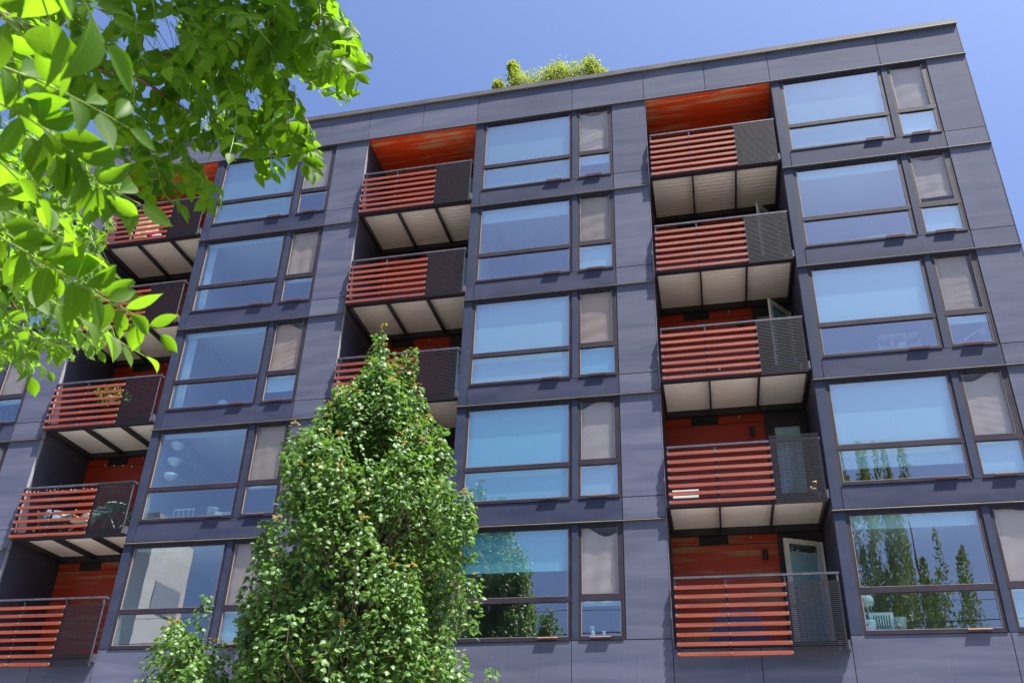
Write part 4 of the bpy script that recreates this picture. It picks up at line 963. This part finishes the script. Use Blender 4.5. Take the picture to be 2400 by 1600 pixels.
t = thing('storage_bin', 'white bin to the right of the air conditioner, lowest right window', 'bin', at_sill(3, 1, .95, .25)); MB().lathe((0, 0, 0), [(.09, 0), (.11, .48), (.12, .50), (.10, .52)], 14).build('body', M['white'], t, smooth=True)
t = thing('storage_bin', 'short white canister to the left of the air conditioner, lowest right window', 'bin', at_sill(3, 1, .40, .16)); MB().lathe((0, 0, 0), [(.09, 0), (.10, .42), (.10, .45)], 14).build('body', M['white'], t, smooth=True)
t = thing('desk_fan', 'small white round fan above the air conditioner', 'fan', at_sill(3, 1, .42, .3)); MB().lathe((0, 0, .78), [(.11, 0), (.13, .04), (.13, .12), (.09, .17)], 14).build('head', M['white'], t, smooth=True); MB().tube([(0, 0, 0), (0, 0, .8)], .015, 6).build('stem', M['white'], t)
t = thing('spray_bottle', 'white spray bottle on the sill of the narrow window, middle bay bottom', 'bottle', at_sill(2, 1, 3.08, .16))
MB().lathe((0, 0, 0), [(.045, 0), (.045, .34), (.015, .40), (.015, .43)], 12).build('bottle', M['white'], t, smooth=True); MB().box(-.06, .03, -.012, .012, .43, .47).box(-.045, -.03, -.01, .01, .38, .43).build('trigger_head', M['white'], t)
t = thing('tumbler', 'pale drinking cup next to the spray bottle on the sill', 'cup', at_sill(2, 1, 3.30, .16)); MB().lathe((0, 0, 0), [(.03, 0), (.03, .30), (.035, .36)], 12).build('cup', M['sheer'], t, smooth=True)
potted(BAY[0][0]+3.2, .45, F(3)+.36, 'leafy green house plant behind the narrow window at the far left', 'black', .12, .2, [(0, 0, .45, .3), (.15, 0, .65, .25), (-.2, 0, .35, .2)], 160, .12, 31, name='house_plant')
t = thing('work_lamp', 'white angled desk lamp behind the narrow window beside the grid shelf', 'lamp', at_sill(3, 3, 3.2, .3)); MB().tube([(0, 0, 0), (0, 0, .5), (.35, 0, .72)], .015, 6).build('arm', M['white'], t); MB().lathe((.38, 0, .62), [(.08, 0), (.03, .1)], 10).build('lamp_shade', M['white'], t)

# ------------------------------------------------------------------ what stands behind the camera and mirrors in the glass
def poplar(x, y, h, r, seed, label, n=32000):
    R = random.Random(seed); t = thing('poplar_tree', label, 'tree', (x, y, .1), 'poplars across the street, mirrored in the lowest right window')
    mb = MB().tube([(x, y, 0), (x+.1, y, h*.4), (x, y+.1, h*.9)], [.26, .13, .03], 8); part(mb, 'trunk', M['bark'], t)
    lv = []
    for s in range(70):
        ang = R.uniform(0, 6.28); rr = r*math.sqrt(R.random()); z0 = R.uniform(h*.15, h*.7); L = R.uniform(h*.16, h*.34)*(1-.35*rr/r); bx, by = x+rr*math.cos(ang), y+rr*math.sin(ang)
        for k in range(n//70):
            u = R.random(); w = (.62*(1-u)**.7+.05)*R.uniform(.4, 1.0); e = rv(R); e /= np.linalg.norm(e)
            lv.append((np.array([bx, by, z0+L*u])+e*w*.75, e*.35+np.array([0, 0, R.uniform(.2, 1.0)]), e+rv(R, .4), R.uniform(.13, .22), R.random()*.8))
    o = leaf_cloud('crown', OVs, lv, M['leaf_far'], t); o.location = -Vector(t.location)
poplar(7.0, -29.0, 28.5, 3.8, 3, 'tall ragged poplar with several spires across the street')
poplar(10.4, -30.0, 20.5, 2.8, 8, 'shorter slim poplar to the right of the tall one across the street', 17000)
bw = thing('office_building', 'pale rendered building across the street with bands of windows', 'building', (-37, -40, 0))
part(MB().box(-52, -31.4, -29.5, -25.4, 0, 18.9), 'wall', M['stucco'], bw)
for k in range(4):
    w = MB().box(-51, -33.2, -25.45, -25.38, 3+k*3.6, 4.7+k*3.6); part(w, 'window', M['glass_far'], bw)
for k in range(4):
    w = MB().box(-31.42, -31.35, -29, -26.4, 3+k*3.6, 4.7+k*3.6); part(w, 'window', M['glass_far'], bw)
part(MB().box(-52.2, -31.2, -29.7, -25.2, 18.9, 19.2), 'cornice', M['concrete'], bw)
def cable(y, z, sag, r, label, x0=-60, x1=60, zr=0):
    t = thing('utility_cable', label, 'cable', (x0, y, z)); pts = []
    for i in range(41):
        u = i/40; pts.append(((x1-x0)*u, 0, -sag*4*u*(1-u)+zr*u))
    MB().tube(pts, r, 5, False).build('wire', M['cable'], t)
cable(-23.2, 11.5, 1.0, .03, 'thick black utility cable strung along the far side of the street, upper', zr=1.5)
cable(-23.4, 9.6, .8, .05, 'thick black bundled utility cable strung along the far side of the street, lower', zr=2.4)
cable(-23.0, 13.0, .8, .015, 'thin black utility wire strung highest along the far side of the street')
for k, x in enumerate((-60, 60)):
    t = thing('utility_pole', ['wooden utility pole far down the street to the left', 'wooden utility pole far up the street to the right'][k], 'pole', (x, -23.2, .1), 'utility poles of the far pavement')
    MB().tube([(0, 0, 0), (0, 0, 14.2)], [.17, .12], 10).build('mast', M['bark'], t); MB().box(-1.0, 1.0, -.06, .06, 12.6, 12.75).build('crossarm', M['bark'], t)
